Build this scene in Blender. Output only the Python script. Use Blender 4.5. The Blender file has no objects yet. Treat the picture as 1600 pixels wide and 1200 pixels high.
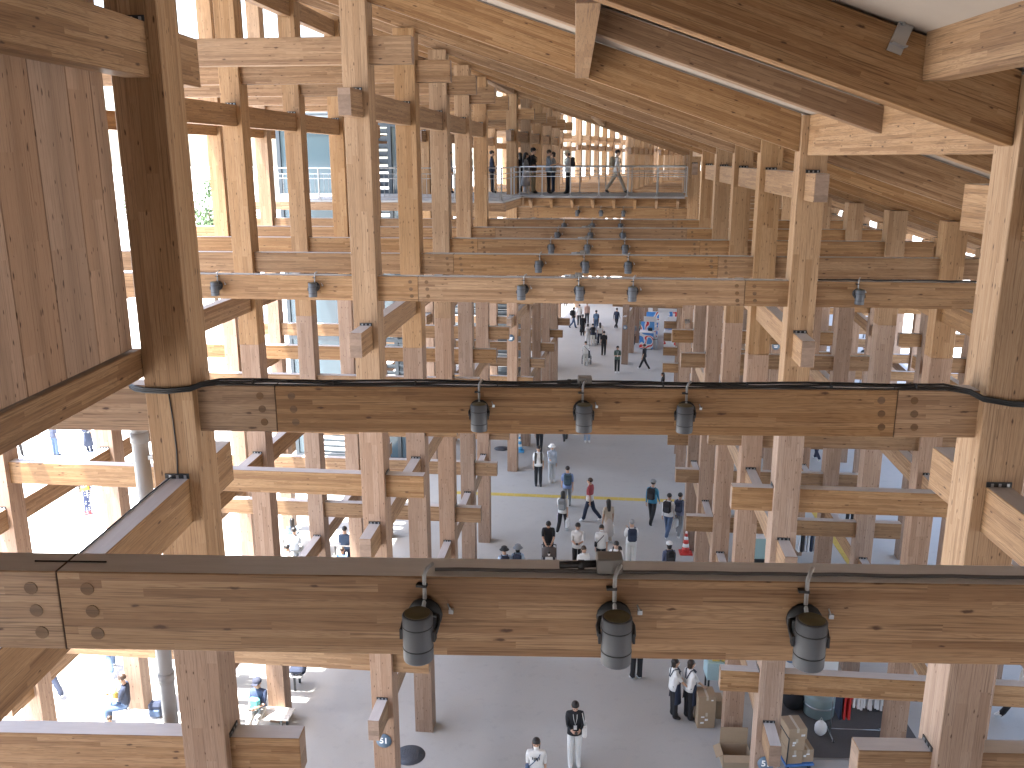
import bpy, bmesh, math, random
from mathutils import Vector, Matrix
random.seed(7)
sc = bpy.context.scene
COL = sc.collection
R_ = math.radians

# ------------------------------------------------------------------ camera, sky, sun, exposure
EYE = 13.3                      # eye height above the ground
FPX, PIT, YAW, ROLL, CU, CV = 1385.48, .2501, .0357, -.0021, -.3463, -.3638
cam = bpy.data.cameras.new('camera')
cam.sensor_fit = 'HORIZONTAL'; cam.sensor_width = 36.0; cam.lens = FPX/1600*36.0
cam.clip_start = .05; cam.clip_end = 3000
camo = bpy.data.objects.new('camera', cam); COL.objects.link(camo)
camo.matrix_world = (Matrix.Translation((CU, CV, EYE)) @ Matrix.Rotation(YAW, 4, 'Z')
                     @ Matrix.Rotation(math.pi/2-PIT, 4, 'X') @ Matrix.Rotation(ROLL, 4, 'Z'))
sc.camera = camo

SUN_EL, SUN_AZ = 72.0, 250.0    # azimuth measured clockwise from +Y
world = bpy.data.worlds.new('World'); sc.world = world; world.use_nodes = True
nt = world.node_tree; nt.nodes.clear()
out = nt.nodes.new('ShaderNodeOutputWorld'); bg = nt.nodes.new('ShaderNodeBackground')
sky = nt.nodes.new('ShaderNodeTexSky'); sky.sky_type = 'NISHITA'; sky.sun_disc = False
sky.sun_elevation = R_(SUN_EL); sky.sun_rotation = R_(SUN_AZ)
sky.air_density = 1.0; sky.dust_density = 2.2; sky.ozone_density = 1.0
bg.inputs['Strength'].default_value = .15
nt.links.new(sky.outputs[0], bg.inputs['Color']); nt.links.new(bg.outputs[0], out.inputs['Surface'])
sun = bpy.data.lights.new('sun', 'SUN'); sun.energy = 5.0; sun.angle = R_(.6); sun.color = (1, .965, .90)
suno = bpy.data.objects.new('sun', sun); COL.objects.link(suno)
sd = Vector((math.sin(R_(SUN_AZ))*math.cos(R_(SUN_EL)), math.cos(R_(SUN_AZ))*math.cos(R_(SUN_EL)), math.sin(R_(SUN_EL))))
suno.rotation_euler = (-sd).to_track_quat('-Z', 'Y').to_euler(); suno.location = sd*80
sc.view_settings.view_transform = 'Standard'; sc.view_settings.look = 'None'
sc.view_settings.gamma = 1.0; sc.view_settings.use_curve_mapping = False
sc.view_settings.exposure = 2.95
sc.cycles.use_denoising = True
sc.cycles.max_bounces = 10; sc.cycles.diffuse_bounces = 6; sc.cycles.glossy_bounces = 3
sc.cycles.sample_clamp_indirect = 8.0

# ------------------------------------------------------------------ pixel -> place
def _frame3():
    fw = Vector((-math.sin(YAW)*math.cos(PIT), math.cos(YAW)*math.cos(PIT), -math.sin(PIT)))
    rt = Vector((math.cos(YAW), math.sin(YAW), 0)); return fw, rt, fw.cross(rt)
FW, RT, DN = _frame3()
def gp(px, py, z=0.0):
    """where the sight line through a photograph pixel meets the level plane z"""
    x, y = px-800, py-600
    a = x*math.cos(ROLL)+y*math.sin(ROLL); b = -x*math.sin(ROLL)+y*math.cos(ROLL)
    d = FW*FPX+RT*a+DN*b; t = (z-EYE)/d.z
    return Vector((CU, CV, EYE))+d*t

# ------------------------------------------------------------------ the ring: straight six-bay units joined at small angles
S = 3.6; RAD = 320.0; AL = 21.6/RAD
def uframe(m):
    """start and heading of unit m (unit -1 runs straight ahead past the camera)"""
    x, y, h = 0., -10.8, 0.
    for i in range(m+1):
        x += 21.6*math.sin(h); y += 21.6*math.cos(h); h += AL
    for i in range(-1-m):
        h -= AL; x -= 21.6*math.sin(h); y -= 21.6*math.cos(h)
    return x, y, h
def umat(m):
    x, y, h = uframe(m)
    return Matrix.Translation((x, y, 0)) @ Matrix.Rotation(-h, 4, 'Z')
def unit_of(k): return max(-1, math.floor((k-3)/6))
def rp(u, k, z, m=None):
    """world point at offset u across the ring, bay number k along it, height z relative to the eye"""
    if m is None: m = unit_of(k)
    return umat(m) @ Vector((u, k*S-(10.8+21.6*m), EYE+z))

# ------------------------------------------------------------------ helpers
def tag(o, label=None, cat=None, group=None, kind=None):
    if label: o['label'] = label
    if cat: o['category'] = cat
    if group: o['group'] = group
    if kind: o['kind'] = kind
    return o
def empty(name, mat=None, label=None, cat=None, group=None, parent=None):
    o = bpy.data.objects.new(name, None); COL.objects.link(o); o.empty_display_size = .2
    if parent: o.parent = parent
    if mat is not None: o.matrix_local = mat
    return tag(o, label, cat, group)
ML = {}                         # each object's own matrix as set (Blender refreshes matrix_local only on update)
def link(name, me, parent=None, mat=None, world_in=None):
    """world_in: the parent part, when mat is given in the frame of the whole thing"""
    o = bpy.data.objects.new(name, me); COL.objects.link(o)
    if parent: o.parent = parent
    if mat is not None:
        if world_in is not None: mat = ML[world_in.name].inverted() @ mat
        o.matrix_local = mat; ML[o.name] = mat
    return o
def copy_tree(o, parent=None):
    c = o.copy(); COL.objects.link(c); c.parent = parent
    for ch in list(o.children): copy_tree(ch, c)
    return c
class MB:
    """collects boxes, tubes and lathed shapes into one mesh"""
    def __init__(s): s.v = []; s.f = []; s.m = []; s.sm = []
    def add(s, vs, fs, mi=0, smooth=False):
        b = len(s.v); s.v += [Vector(p) for p in vs]
        for f in fs: s.f.append([b+i for i in f]); s.m.append(mi); s.sm.append(smooth)
        return s
    def box(s, c, d, mi=0, rot=None):
        c = Vector(c); x, y, z = d[0]/2, d[1]/2, d[2]/2
        vs = [Vector(p) for p in ((-x,-y,-z),(x,-y,-z),(x,y,-z),(-x,y,-z),(-x,-y,z),(x,-y,z),(x,y,z),(-x,y,z))]
        if rot is not None: vs = [rot @ p for p in vs]
        return s.add([p+c for p in vs], [(0,3,2,1),(4,5,6,7),(0,1,5,4),(1,2,6,5),(2,3,7,6),(3,0,4,7)], mi)
    def prism(s, pts, z0, z1, mi=0):
        n = len(pts)
        return s.add([(p[0],p[1],z0) for p in pts]+[(p[0],p[1],z1) for p in pts],
                     [tuple(range(n-1,-1,-1)), tuple(range(n,2*n))]+[(i,(i+1)%n,n+(i+1)%n,n+i) for i in range(n)], mi)
    def tube(s, path, r, n=8, mi=0, closed=False):
        P = [Vector(p) for p in path]; rr = r if isinstance(r, (list, tuple)) else [r]*len(P)
        vs = []; fs = []; up = None
        for i, p in enumerate(P):
            t = (P[(i+1)%len(P)]-P[i-1]) if closed else (P[min(i+1,len(P)-1)]-P[max(i-1,0)])
            t.normalize()
            if up is None: up = Vector((0,0,1)) if abs(t.z) < .9 else Vector((1,0,0))
            a = t.cross(up); a.normalize(); b = a.cross(t); up = b
            vs += [p+(a*math.cos(2*math.pi*j/n)+b*math.sin(2*math.pi*j/n))*rr[i] for j in range(n)]
        q = len(P) if closed else len(P)-1
        for i in range(q):
            i2 = (i+1) % len(P)
            for j in range(n): fs.append((i*n+j, i2*n+j, i2*n+(j+1)%n, i*n+(j+1)%n))
        if not closed: fs += [tuple(range(n)), tuple(range(len(P)*n-1, (len(P)-1)*n-1, -1))]
        return s.add(vs, fs, mi, True)
    def lathe(s, prof, c=(0,0,0), n=20, mi=0, rot=None, smooth=True):
        vs = []; fs = []; c = Vector(c)
        for r, z in prof:
            for j in range(n):
                p = Vector((r*math.cos(2*math.pi*j/n), r*math.sin(2*math.pi*j/n), z))
                vs.append((rot @ p if rot is not None else p)+c)
        for i in range(len(prof)-1):
            for j in range(n): fs.append((i*n+j, i*n+(j+1)%n, (i+1)*n+(j+1)%n, (i+1)*n+j))
        fs += [tuple(range(n-1,-1,-1)), tuple(range((len(prof)-1)*n, len(prof)*n))]
        return s.add(vs, fs, mi, smooth)
    def ball(s, c, r, n=12, mi=0):
        r = r if isinstance(r, (list, tuple)) else (r, r, r)
        k = max(4, n//2+1); vs = []; fs = []
        for i in range(1, k):
            th = math.pi*i/k
            for j in range(n):
                a = 2*math.pi*j/n
                vs.append((c[0]+r[0]*math.sin(th)*math.cos(a), c[1]+r[1]*math.sin(th)*math.sin(a), c[2]+r[2]*math.cos(th)))
        t = len(vs); vs += [(c[0],c[1],c[2]+r[2]), (c[0],c[1],c[2]-r[2])]
        for i in range(k-2):
            for j in range(n): fs.append((i*n+j, (i+1)*n+j, (i+1)*n+(j+1)%n, i*n+(j+1)%n))
        for j in range(n): fs += [(t, j, (j+1)%n), (t+1, (k-2)*n+(j+1)%n, (k-2)*n+j)]
        return s.add(vs, fs, mi, True)
    def mesh(s, name, mats, bevel=0):
        me = bpy.data.meshes.new(name); me.from_pydata(s.v, [], s.f)
        for m in (mats if isinstance(mats, (list, tuple)) else [mats]): me.materials.append(m)
        me.polygons.foreach_set('material_index', s.m); me.polygons.foreach_set('use_smooth', s.sm)
        if bevel:
            bm = bmesh.new(); bm.from_mesh(me)
            bmesh.ops.bevel(bm, geom=bm.edges[:], offset=bevel, segments=1, affect='EDGES', clamp_overlap=True)
            bm.to_mesh(me); bm.free()
        me.update(); return me
    def build(s, name, mats, parent=None, mat=None, bevel=0):
        return link(name, s.mesh(name, mats, bevel), parent, mat)

# ------------------------------------------------------------------ materials
def nmat(name):
    m = bpy.data.materials.new(name); m.use_nodes = True
    t = m.node_tree; b = t.nodes['Principled BSDF']; return m, t, b
def N(t, typ, **kw):
    n = t.nodes.new(typ)
    for k, v in kw.items():
        if k.startswith('i_'):
            key = k[2:]; n.inputs[int(key) if key.isdigit() else key].default_value = v
        else: setattr(n, k, v)
    return n
def math_(t, op, a, b=None, c=None):
    n = t.nodes.new('ShaderNodeMath'); n.operation = op
    for i, x in enumerate((a, b, c)):
        if x is None: continue
        if isinstance(x, (int, float)): n.inputs[i].default_value = x
        else: t.links.new(x, n.inputs[i])
    return n.outputs[0]
def comb(t, x, y, z):
    n = t.nodes.new('ShaderNodeCombineXYZ')
    for i, a in enumerate((x, y, z)):
        if isinstance(a, (int, float)): n.inputs[i].default_value = a
        else: t.links.new(a, n.inputs[i])
    return n.outputs[0]
def mixc(t, f, a, b, blend='MIX'):
    n = t.nodes.new('ShaderNodeMix'); n.data_type = 'RGBA'; n.blend_type = blend
    for key, x in ((0, f), (6, a), (7, b)):
        if isinstance(x, (int, float)): n.inputs[key].default_value = x
        elif isinstance(x, tuple): n.inputs[key].default_value = (*x, 1) if len(x) == 3 else x
        else: t.links.new(x, n.inputs[key])
    return n.outputs[2]
_mc = {}
def plain(col, rough=.6, metal=0., var=.12, scale=6., bump=0., name=None):
    key = (col, rough, metal, var, scale, bump)
    if key in _mc: return _mc[key]
    m, t, b = nmat(name or 'paint')
    tc = N(t, 'ShaderNodeTexCoord'); no = N(t, 'ShaderNodeTexNoise', i_Scale=scale, i_Detail=5., i_Roughness=.6)
    t.links.new(tc.outputs['Object'], no.inputs['Vector'])
    lo = tuple(c*(1-var) for c in col); hi = tuple(min(1, c*(1+var)) for c in col)
    t.links.new(mixc(t, no.outputs['Fac'], lo, hi), b.inputs['Base Color'])
    b.inputs['Roughness'].default_value = rough; b.inputs['Metallic'].default_value = metal
    if bump:
        bp = N(t, 'ShaderNodeBump', i_Strength=bump, i_Distance=.01); t.links.new(no.outputs['Fac'], bp.inputs['Height'])
        t.links.new(bp.outputs[0], b.inputs['Normal'])
    _mc[key] = m; return m

def glulam(name, light, mid, dark, knot=(.055,.022,.009), lam=.042, strip=.105, knots=1.0, rough=.55, kf=1.0, kon=.58):
    """laminated timber: local x runs along the member, laminations are stacked in z, edge-glued strips in y"""
    m, t, b = nmat(name)
    tc = N(t, 'ShaderNodeTexCoord'); oi = N(t, 'ShaderNodeObjectInfo')
    sp = N(t, 'ShaderNodeSeparateXYZ'); t.links.new(tc.outputs['Object'], sp.inputs[0])
    sn = N(t, 'ShaderNodeSeparateXYZ'); t.links.new(tc.outputs['Normal'], sn.inputs[0])
    rnd = oi.outputs['Random']
    zf = math_(t, 'GREATER_THAN', math_(t, 'ABSOLUTE', sn.outputs[2]), .7)
    ny = math_(t, 'SIGN', math_(t, 'ADD', sn.outputs[1], sn.outputs[2]))
    X = math_(t, 'ADD', sp.outputs[0], math_(t, 'MULTIPLY', rnd, 61.3))
    yz = N(t, 'ShaderNodeMix'); t.links.new(zf, yz.inputs[0]); t.links.new(sp.outputs[2], yz.inputs[2]); t.links.new(sp.outputs[1], yz.inputs[3])
    T = yz.outputs[0]
    pitch = math_(t, 'ADD', lam, math_(t, 'MULTIPLY', zf, strip-lam))
    lc = math_(t, 'DIVIDE', math_(t, 'ADD', T, 10*strip), pitch)
    li = math_(t, 'FLOOR', lc); lf = math_(t, 'FRACT', lc)
    w1 = N(t, 'ShaderNodeTexWhiteNoise'); w1.noise_dimensions = '3D'
    t.links.new(comb(t, li, math_(t, 'MULTIPLY', rnd, 97.), math_(t, 'MULTIPLY', zf, 3.7)), w1.inputs['Vector'])
    seg = math_(t, 'ADD', math_(t, 'DIVIDE', X, 1.35), math_(t, 'MULTIPLY', w1.outputs[0], 9.))
    si = math_(t, 'FLOOR', seg)
    w2 = N(t, 'ShaderNodeTexWhiteNoise'); w2.noise_dimensions = '3D'
    t.links.new(comb(t, li, si, math_(t, 'ADD', math_(t, 'MULTIPLY', rnd, 53.), ny)), w2.inputs['Vector'])
    h = w2.outputs[0]
    # streaky grain
    g1 = N(t, 'ShaderNodeTexNoise', i_Scale=1., i_Detail=6., i_Roughness=.65, i_Distortion=.3)
    t.links.new(comb(t, math_(t, 'MULTIPLY', X, 2.2), math_(t, 'MULTIPLY', T, 75.), math_(t, 'MULTIPLY', h, 40.)), g1.inputs['Vector'])
    g2 = N(t, 'ShaderNodeTexNoise', i_Scale=1., i_Detail=3., i_Roughness=.5, i_Distortion=1.2)
    t.links.new(comb(t, math_(t, 'MULTIPLY', X, .8), math_(t, 'MULTIPLY', T, 14.), math_(t, 'MULTIPLY', h, 90.)), g2.inputs['Vector'])
    rings = math_(t, 'ABSOLUTE', math_(t, 'SINE', math_(t, 'MULTIPLY', g2.outputs['Fac'], 38.)))
    cr = N(t, 'ShaderNodeValToRGB'); e = cr.color_ramp.elements
    e[0].position = 0; e[0].color = (*dark, 1); e[1].position = 1; e[1].color = (*light, 1)
    k = e.new(.45); k.color = (*mid, 1)
    t.links.new(math_(t, 'ADD', math_(t, 'MULTIPLY', h, .60), math_(t, 'MULTIPLY', math_(t, 'SUBTRACT', g1.outputs['Fac'], .1), .50)), cr.inputs[0])
    c = mixc(t, math_(t, 'MULTIPLY', math_(t, 'SUBTRACT', 1., rings), .42), cr.outputs[0], dark)
    # darker resin streaks
    g3 = N(t, 'ShaderNodeTexNoise', i_Scale=1., i_Detail=4., i_Roughness=.6)
    t.links.new(comb(t, math_(t, 'MULTIPLY', X, 1.7), math_(t, 'MULTIPLY', T, 95.), math_(t, 'MULTIPLY', h, 11.)), g3.inputs['Vector'])
    st = N(t, 'ShaderNodeMapRange', i_1=.53, i_2=.66, i_3=0., i_4=.75); t.links.new(g3.outputs['Fac'], st.inputs[0])
    c = mixc(t, st.outputs[0], c, tuple(q*.62 for q in dark))
    # knots
    vo = N(t, 'ShaderNodeTexVoronoi', i_Scale=1., i_Randomness=1.); vo.voronoi_dimensions = '2D'
    nw = N(t, 'ShaderNodeTexNoise', i_Scale=30., i_Detail=2.); t.links.new(tc.outputs['Object'], nw.inputs['Vector'])
    wob = math_(t, 'MULTIPLY', math_(t, 'SUBTRACT', nw.outputs['Fac'], .5), .10)
    t.links.new(comb(t, math_(t, 'ADD', math_(t, 'MULTIPLY', X, 2.3*kf), wob),
                     math_(t, 'ADD', math_(t, 'MULTIPLY', T, 7.5*kf), math_(t, 'ADD', math_(t, 'MULTIPLY', rnd, 31.), math_(t, 'ADD', wob, math_(t, 'MULTIPLY', math_(t, 'ADD', ny, zf), 4.3)))), 0.), vo.inputs['Vector'])
    sc_ = N(t, 'ShaderNodeSeparateColor'); t.links.new(vo.outputs['Color'], sc_.inputs[0])
    size = N(t, 'ShaderNodeMapRange', i_1=kon-.03, i_2=1., i_3=.03*knots, i_4=.125*knots); t.links.new(sc_.outputs[0], size.inputs[0])
    kn = N(t, 'ShaderNodeMapRange', i_3=1., i_4=0.); kn.interpolation_type = 'SMOOTHSTEP'
    t.links.new(vo.outputs['Distance'], kn.inputs[0])
    t.links.new(math_(t, 'MULTIPLY', size.outputs[0], .25), kn.inputs[1]); t.links.new(math_(t, 'ADD', size.outputs[0], .004), kn.inputs[2])
    on = math_(t, 'GREATER_THAN', sc_.outputs[0], kon)
    c = mixc(t, math_(t, 'MULTIPLY', math_(t, 'MULTIPLY', kn.outputs[0], on), .92), c, knot)
    # glue lines
    edge = math_(t, 'MINIMUM', lf, math_(t, 'SUBTRACT', 1., lf))
    gl = N(t, 'ShaderNodeMapRange', i_1=0., i_2=.05, i_3=.35, i_4=0.); t.links.new(edge, gl.inputs[0])
    c = mixc(t, gl.outputs[0], c, tuple(q*.55 for q in dark))
    # each member has its own tone
    hs = N(t, 'ShaderNodeHueSaturation'); t.links.new(c, hs.inputs['Color'])
    t.links.new(math_(t, 'ADD', .90, math_(t, 'MULTIPLY', rnd, .20)), hs.inputs['Value'])
    t.links.new(math_(t, 'ADD', .90, math_(t, 'MULTIPLY', math_(t, 'FRACT', math_(t, 'MULTIPLY', rnd, 7.3)), .2)), hs.inputs['Saturation'])
    t.links.new(hs.outputs[0], b.inputs['Base Color'])
    b.inputs['Roughness'].default_value = rough
    b.inputs['Specular IOR Level'].default_value = .35
    bp = N(t, 'ShaderNodeBump', i_Strength=.25, i_Distance=.004)
    t.links.new(math_(t, 'SUBTRACT', g1.outputs['Fac'], math_(t, 'MULTIPLY', gl.outputs[0], 2.)), bp.inputs['Height'])
    t.links.new(bp.outputs[0], b.inputs['Normal'])
    return m
def endgrain():
    m, t, b = nmat('end_grain')
    tc = N(t, 'ShaderNodeTexCoord'); oi = N(t, 'ShaderNodeObjectInfo')
    sp = N(t, 'ShaderNodeSeparateXYZ'); t.links.new(tc.outputs['Object'], sp.inputs[0])
    lc = math_(t, 'DIVIDE', math_(t, 'ADD', sp.outputs[2], 1.05), .105)
    li = math_(t, 'FLOOR', lc)
    w = N(t, 'ShaderNodeTexWhiteNoise'); w.noise_dimensions = '2D'
    t.links.new(comb(t, li, math_(t, 'MULTIPLY', oi.outputs['Random'], 31.), 0.), w.inputs['Vector'])
    no = N(t, 'ShaderNodeTexNoise', i_Scale=1., i_Detail=4., i_Distortion=.5)
    t.links.new(comb(t, math_(t, 'MULTIPLY', sp.outputs[1], 14.), math_(t, 'MULTIPLY', sp.outputs[2], 24.), math_(t, 'MULTIPLY', w.outputs[0], 20.)), no.inputs['Vector'])
    f = math_(t, 'ADD', math_(t, 'MULTIPLY', w.outputs[0], .4), math_(t, 'MULTIPLY', no.outputs['Fac'], .6))
    t.links.new(mixc(t, f, (.13,.085,.06), (.34,.24,.18)), b.inputs['Base Color']); b.inputs['Roughness'].default_value = .8
    return m
def topcoat():
    m, t, b = nmat('grey_weather_coat')
    tc = N(t, 'ShaderNodeTexCoord'); no = N(t, 'ShaderNodeTexNoise', i_Scale=1., i_Detail=6., i_Roughness=.65)
    mp = N(t, 'ShaderNodeMapping'); mp.inputs['Scale'].default_value = (3, 30, 30)
    t.links.new(tc.outputs['Object'], mp.inputs[0]); t.links.new(mp.outputs[0], no.inputs['Vector'])
    t.links.new(mixc(t, no.outputs['Fac'], (.42,.405,.405), (.60,.58,.58)), b.inputs['Base Color']); b.inputs['Roughness'].default_value = .5
    return m
WOOD = glulam('honey_glulam', (0.373,0.237,0.131), (0.286,0.168,0.084), (0.152,0.073,0.030))
WOODC = glulam('column_glulam', (0.394,0.257,0.149), (0.324,0.198,0.105), (0.216,0.119,0.056), knots=1.1, rough=.6, kf=1.5, kon=.42)
WOODL = glulam('pale_column_glulam', (0.357,0.254,0.191), (0.305,0.206,0.148), (0.228,0.142,0.097), knots=1.0, rough=.65, kf=1.5, kon=.42)
WOODP = glulam('panel_boards', (0.493,0.339,0.238), (0.422,0.277,0.185), (0.326,0.198,0.123), strip=2.0, lam=2.0, knots=1.2, rough=.6, kf=1.6, kon=.38)
ENDG = endgrain(); TOPC = topcoat()
DARK = plain((.018,.019,.022), .55, name='black_plastic')
STEEL = plain((.42,.44,.46), .35, .9, .08, name='galvanised_steel')
GREYP = plain((.30,.31,.325), .45, 0., .06, name='grey_pipe')
LAMPM = plain((.072,.079,.094), .55, .0, .10, 20., name='lamp_grey')
LAMPD = plain((.02,.021,.024), .5, .2, name='lamp_dark')
CABLE = plain((.012,.012,.013), .5, name='cable_black')
CONDUIT = plain((.33,.34,.35), .4, .3, name='conduit_grey')
DOWEL = glulam('dowel_plug', (0.186,0.108,0.053), (0.155,0.084,0.037), (0.118,0.062,0.028), lam=.5, strip=.5, knots=0.)
CEIL = plain((.35,.295,.245), .8, 0., .08, 3., name='pale_ceiling')
WHITE = plain((.78,.78,.77), .5, 0., .03, name='white_paint')

# ------------------------------------------------------------------ timber members
_bm = {}
def memberbox(L, w, h, mats, bevel=.006, cut=0.):
    key = (round(L,3), round(w,3), round(h,3), tuple(x.name for x in mats), bevel, round(cut,3))
    if key in _bm: return _bm[key]
    mb = MB(); mb.box((0,0,0), (L, w, h))
    for p in mb.v: p.x -= p.z*cut
    me = mb.mesh('member', list(mats), bevel)
    if len(mats) > 1:
        for p in me.polygons:
            if abs(p.normal.x) > .8: p.material_index = 1
            elif len(mats) > 2 and p.normal.z > .8: p.material_index = 2
    _bm[key] = me; return me
BEAM = (WOOD, ENDG, TOPC); RAFT = (WOOD, ENDG); COLU = (WOODC,); COLL = (WOODL,)
def along_u(name, par, u0, u1, t, ztop, w=.21, h=.42, mats=BEAM):
    return link(name, memberbox(u1-u0, w, h, mats), par, Matrix.Translation(((u0+u1)/2, t, EYE+ztop-h/2)))
def along_t(name, par, u, t0, t1, ztop, w=.21, h=.42, mats=BEAM):
    return link(name, memberbox(t1-t0, w, h, mats), par,
                Matrix.Translation((u, (t0+t1)/2, EYE+ztop-h/2)) @ Matrix.Rotation(math.pi/2, 4, 'Z'))
CROT = Matrix(((0,1,0,0),(0,0,1,0),(1,0,0,0),(0,0,0,1)))
def upright(name, par, u, t, z0, z1, mats, w=.42):
    return link(name, memberbox(z1-z0, w, w, mats), par, Matrix.Translation((u, t, (z0+z1)/2)) @ CROT)
SL = .34; SA = math.atan(SL)
def zb(u): return .08+SL*(3.38-u)          # underside of the rafters, relative to the eye
RH = .57
def rafter(name, par, u0, u1, t, lift=0., h=RH, rz=0., org=None):
    """sloping member whose underside follows zb(); h is its vertical depth"""
    um = (u0+u1)/2; L = (u1-u0)/math.cos(SA); hp = h*math.cos(SA)
    M = Matrix.Translation((um, t, EYE+zb(um)+lift+h/2)) @ Matrix.Rotation(SA, 4, 'Y')
    if rz: M = Matrix.Translation((0, t, 0)) @ Matrix.Rotation(rz, 4, 'Z') @ Matrix.Translation((0, -t, 0)) @ M
    return link(name, memberbox(L, .21, hp, RAFT, .006, SL), par, M)
# ------------------------------------------------------------------ ground and far setting
def ground_mat():
    m, t, b = nmat('grey_paving')
    tc = N(t, 'ShaderNodeTexCoord')
    n1 = N(t, 'ShaderNodeTexNoise', i_Scale=.35, i_Detail=6., i_Roughness=.6); n2 = N(t, 'ShaderNodeTexNoise', i_Scale=34., i_Detail=3., i_Roughness=.7)
    n3 = N(t, 'ShaderNodeTexNoise', i_Scale=3., i_Detail=5., i_Roughness=.7)
    for n in (n1, n2, n3): t.links.new(tc.outputs['Object'], n.inputs['Vector'])
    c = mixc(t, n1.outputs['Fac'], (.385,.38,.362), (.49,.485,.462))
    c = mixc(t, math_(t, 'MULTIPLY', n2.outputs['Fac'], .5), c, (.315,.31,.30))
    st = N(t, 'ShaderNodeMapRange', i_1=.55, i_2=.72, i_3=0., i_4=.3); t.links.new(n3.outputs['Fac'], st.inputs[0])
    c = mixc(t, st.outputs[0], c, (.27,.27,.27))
    t.links.new(c, b.inputs['Base Color']); b.inputs['Roughness'].default_value = .8
    bp = N(t, 'ShaderNodeBump', i_Strength=.3, i_Distance=.004); t.links.new(n2.outputs['Fac'], bp.inputs['Height']); t.links.new(bp.outputs[0], b.inputs['Normal'])
    return m
GROUND = ground_mat()
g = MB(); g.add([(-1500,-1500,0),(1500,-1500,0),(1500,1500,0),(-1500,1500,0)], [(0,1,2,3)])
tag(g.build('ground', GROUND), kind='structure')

# open plaza on both sides of the ring, pale sheets added to bounce light
def plaza_mat():
    m, t, b = nmat('plaza_bounce_pale')
    tc = N(t, 'ShaderNodeTexCoord'); n1 = N(t, 'ShaderNodeTexNoise', i_Scale=.5, i_Detail=7., i_Roughness=.65); t.links.new(tc.outputs['Object'], n1.inputs['Vector'])
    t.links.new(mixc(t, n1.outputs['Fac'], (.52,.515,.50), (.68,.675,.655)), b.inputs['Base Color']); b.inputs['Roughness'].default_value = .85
    return m
def plaza(sign, u0, u1, lab):
    q = MB(); pts = []
    for m in range(-3, 8):
        Mx = umat(m)
        pts.append((Mx @ Vector((u0,0,.004)), Mx @ Vector((u1,0,.004))))
    for (a, b_), (c, d) in zip(pts[:-1], pts[1:]):
        q.add([a, b_, d, c] if sign > 0 else [b_, a, c, d], [(0,1,2,3)])
    tag(q.build('plaza', PLAZA), lab, None, None, 'structure')
PLAZA = plaza_mat()
plaza(-1, -13.2, -230., 'sunlit plaza left of the timber hall, paled to bounce light'); plaza(1, 17.2, 150., 'plaza right of the timber hall, paled to bounce light')
# ------------------------------------------------------------------ timber ring
SLOT = MB(); SLOT.box((0,0,0), (.215,.012,.046), 0)
for x in (-.06, .005, .075): SLOT.box((x,-.007,-.004), (.022,.008,.030), 1)
SLOTM = SLOT.mesh('wedge_gap', [DARK, STEEL])
_slots = []
def slot(colobj, M):
    o = link('wedge_gap', SLOTM, colobj); o.matrix_local = M; return o
SEAMM = MB().box((0,0,0), (.004,.2124,.4224)).mesh('joint_line', plain((.06,.03,.015), .8, name='joint_dark'))  # thin dark brown plate marking the butt joint
DOWM = MB().lathe([(.033,0),(.033,.004)], n=14, rot=Matrix.Rotation(math.pi/2, 3, 'X'), smooth=False).mesh('dowel', DOWEL)
sect_label = {-2: 'timber frame section directly behind the photographer', -1: 'nearest timber frame section with the tall dark posts at both sides of the picture',
              0: 'middle timber frame section whose five post pairs line the hall ahead',
              1: 'timber frame section just behind the railed footbridge',
              2: 'timber frame section whose centre posts stand by the colourful kiosks',
              3: 'far timber frame section beyond the kiosks, curving to the right',
              4: 'farther pale timber frame section glimpsed above the footbridge',
              5: 'farthest timber frame section at the end of the curving hall'}
TL = (-2.77, -6.4, -10.0)
units = {}
midbeams = {}
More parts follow.
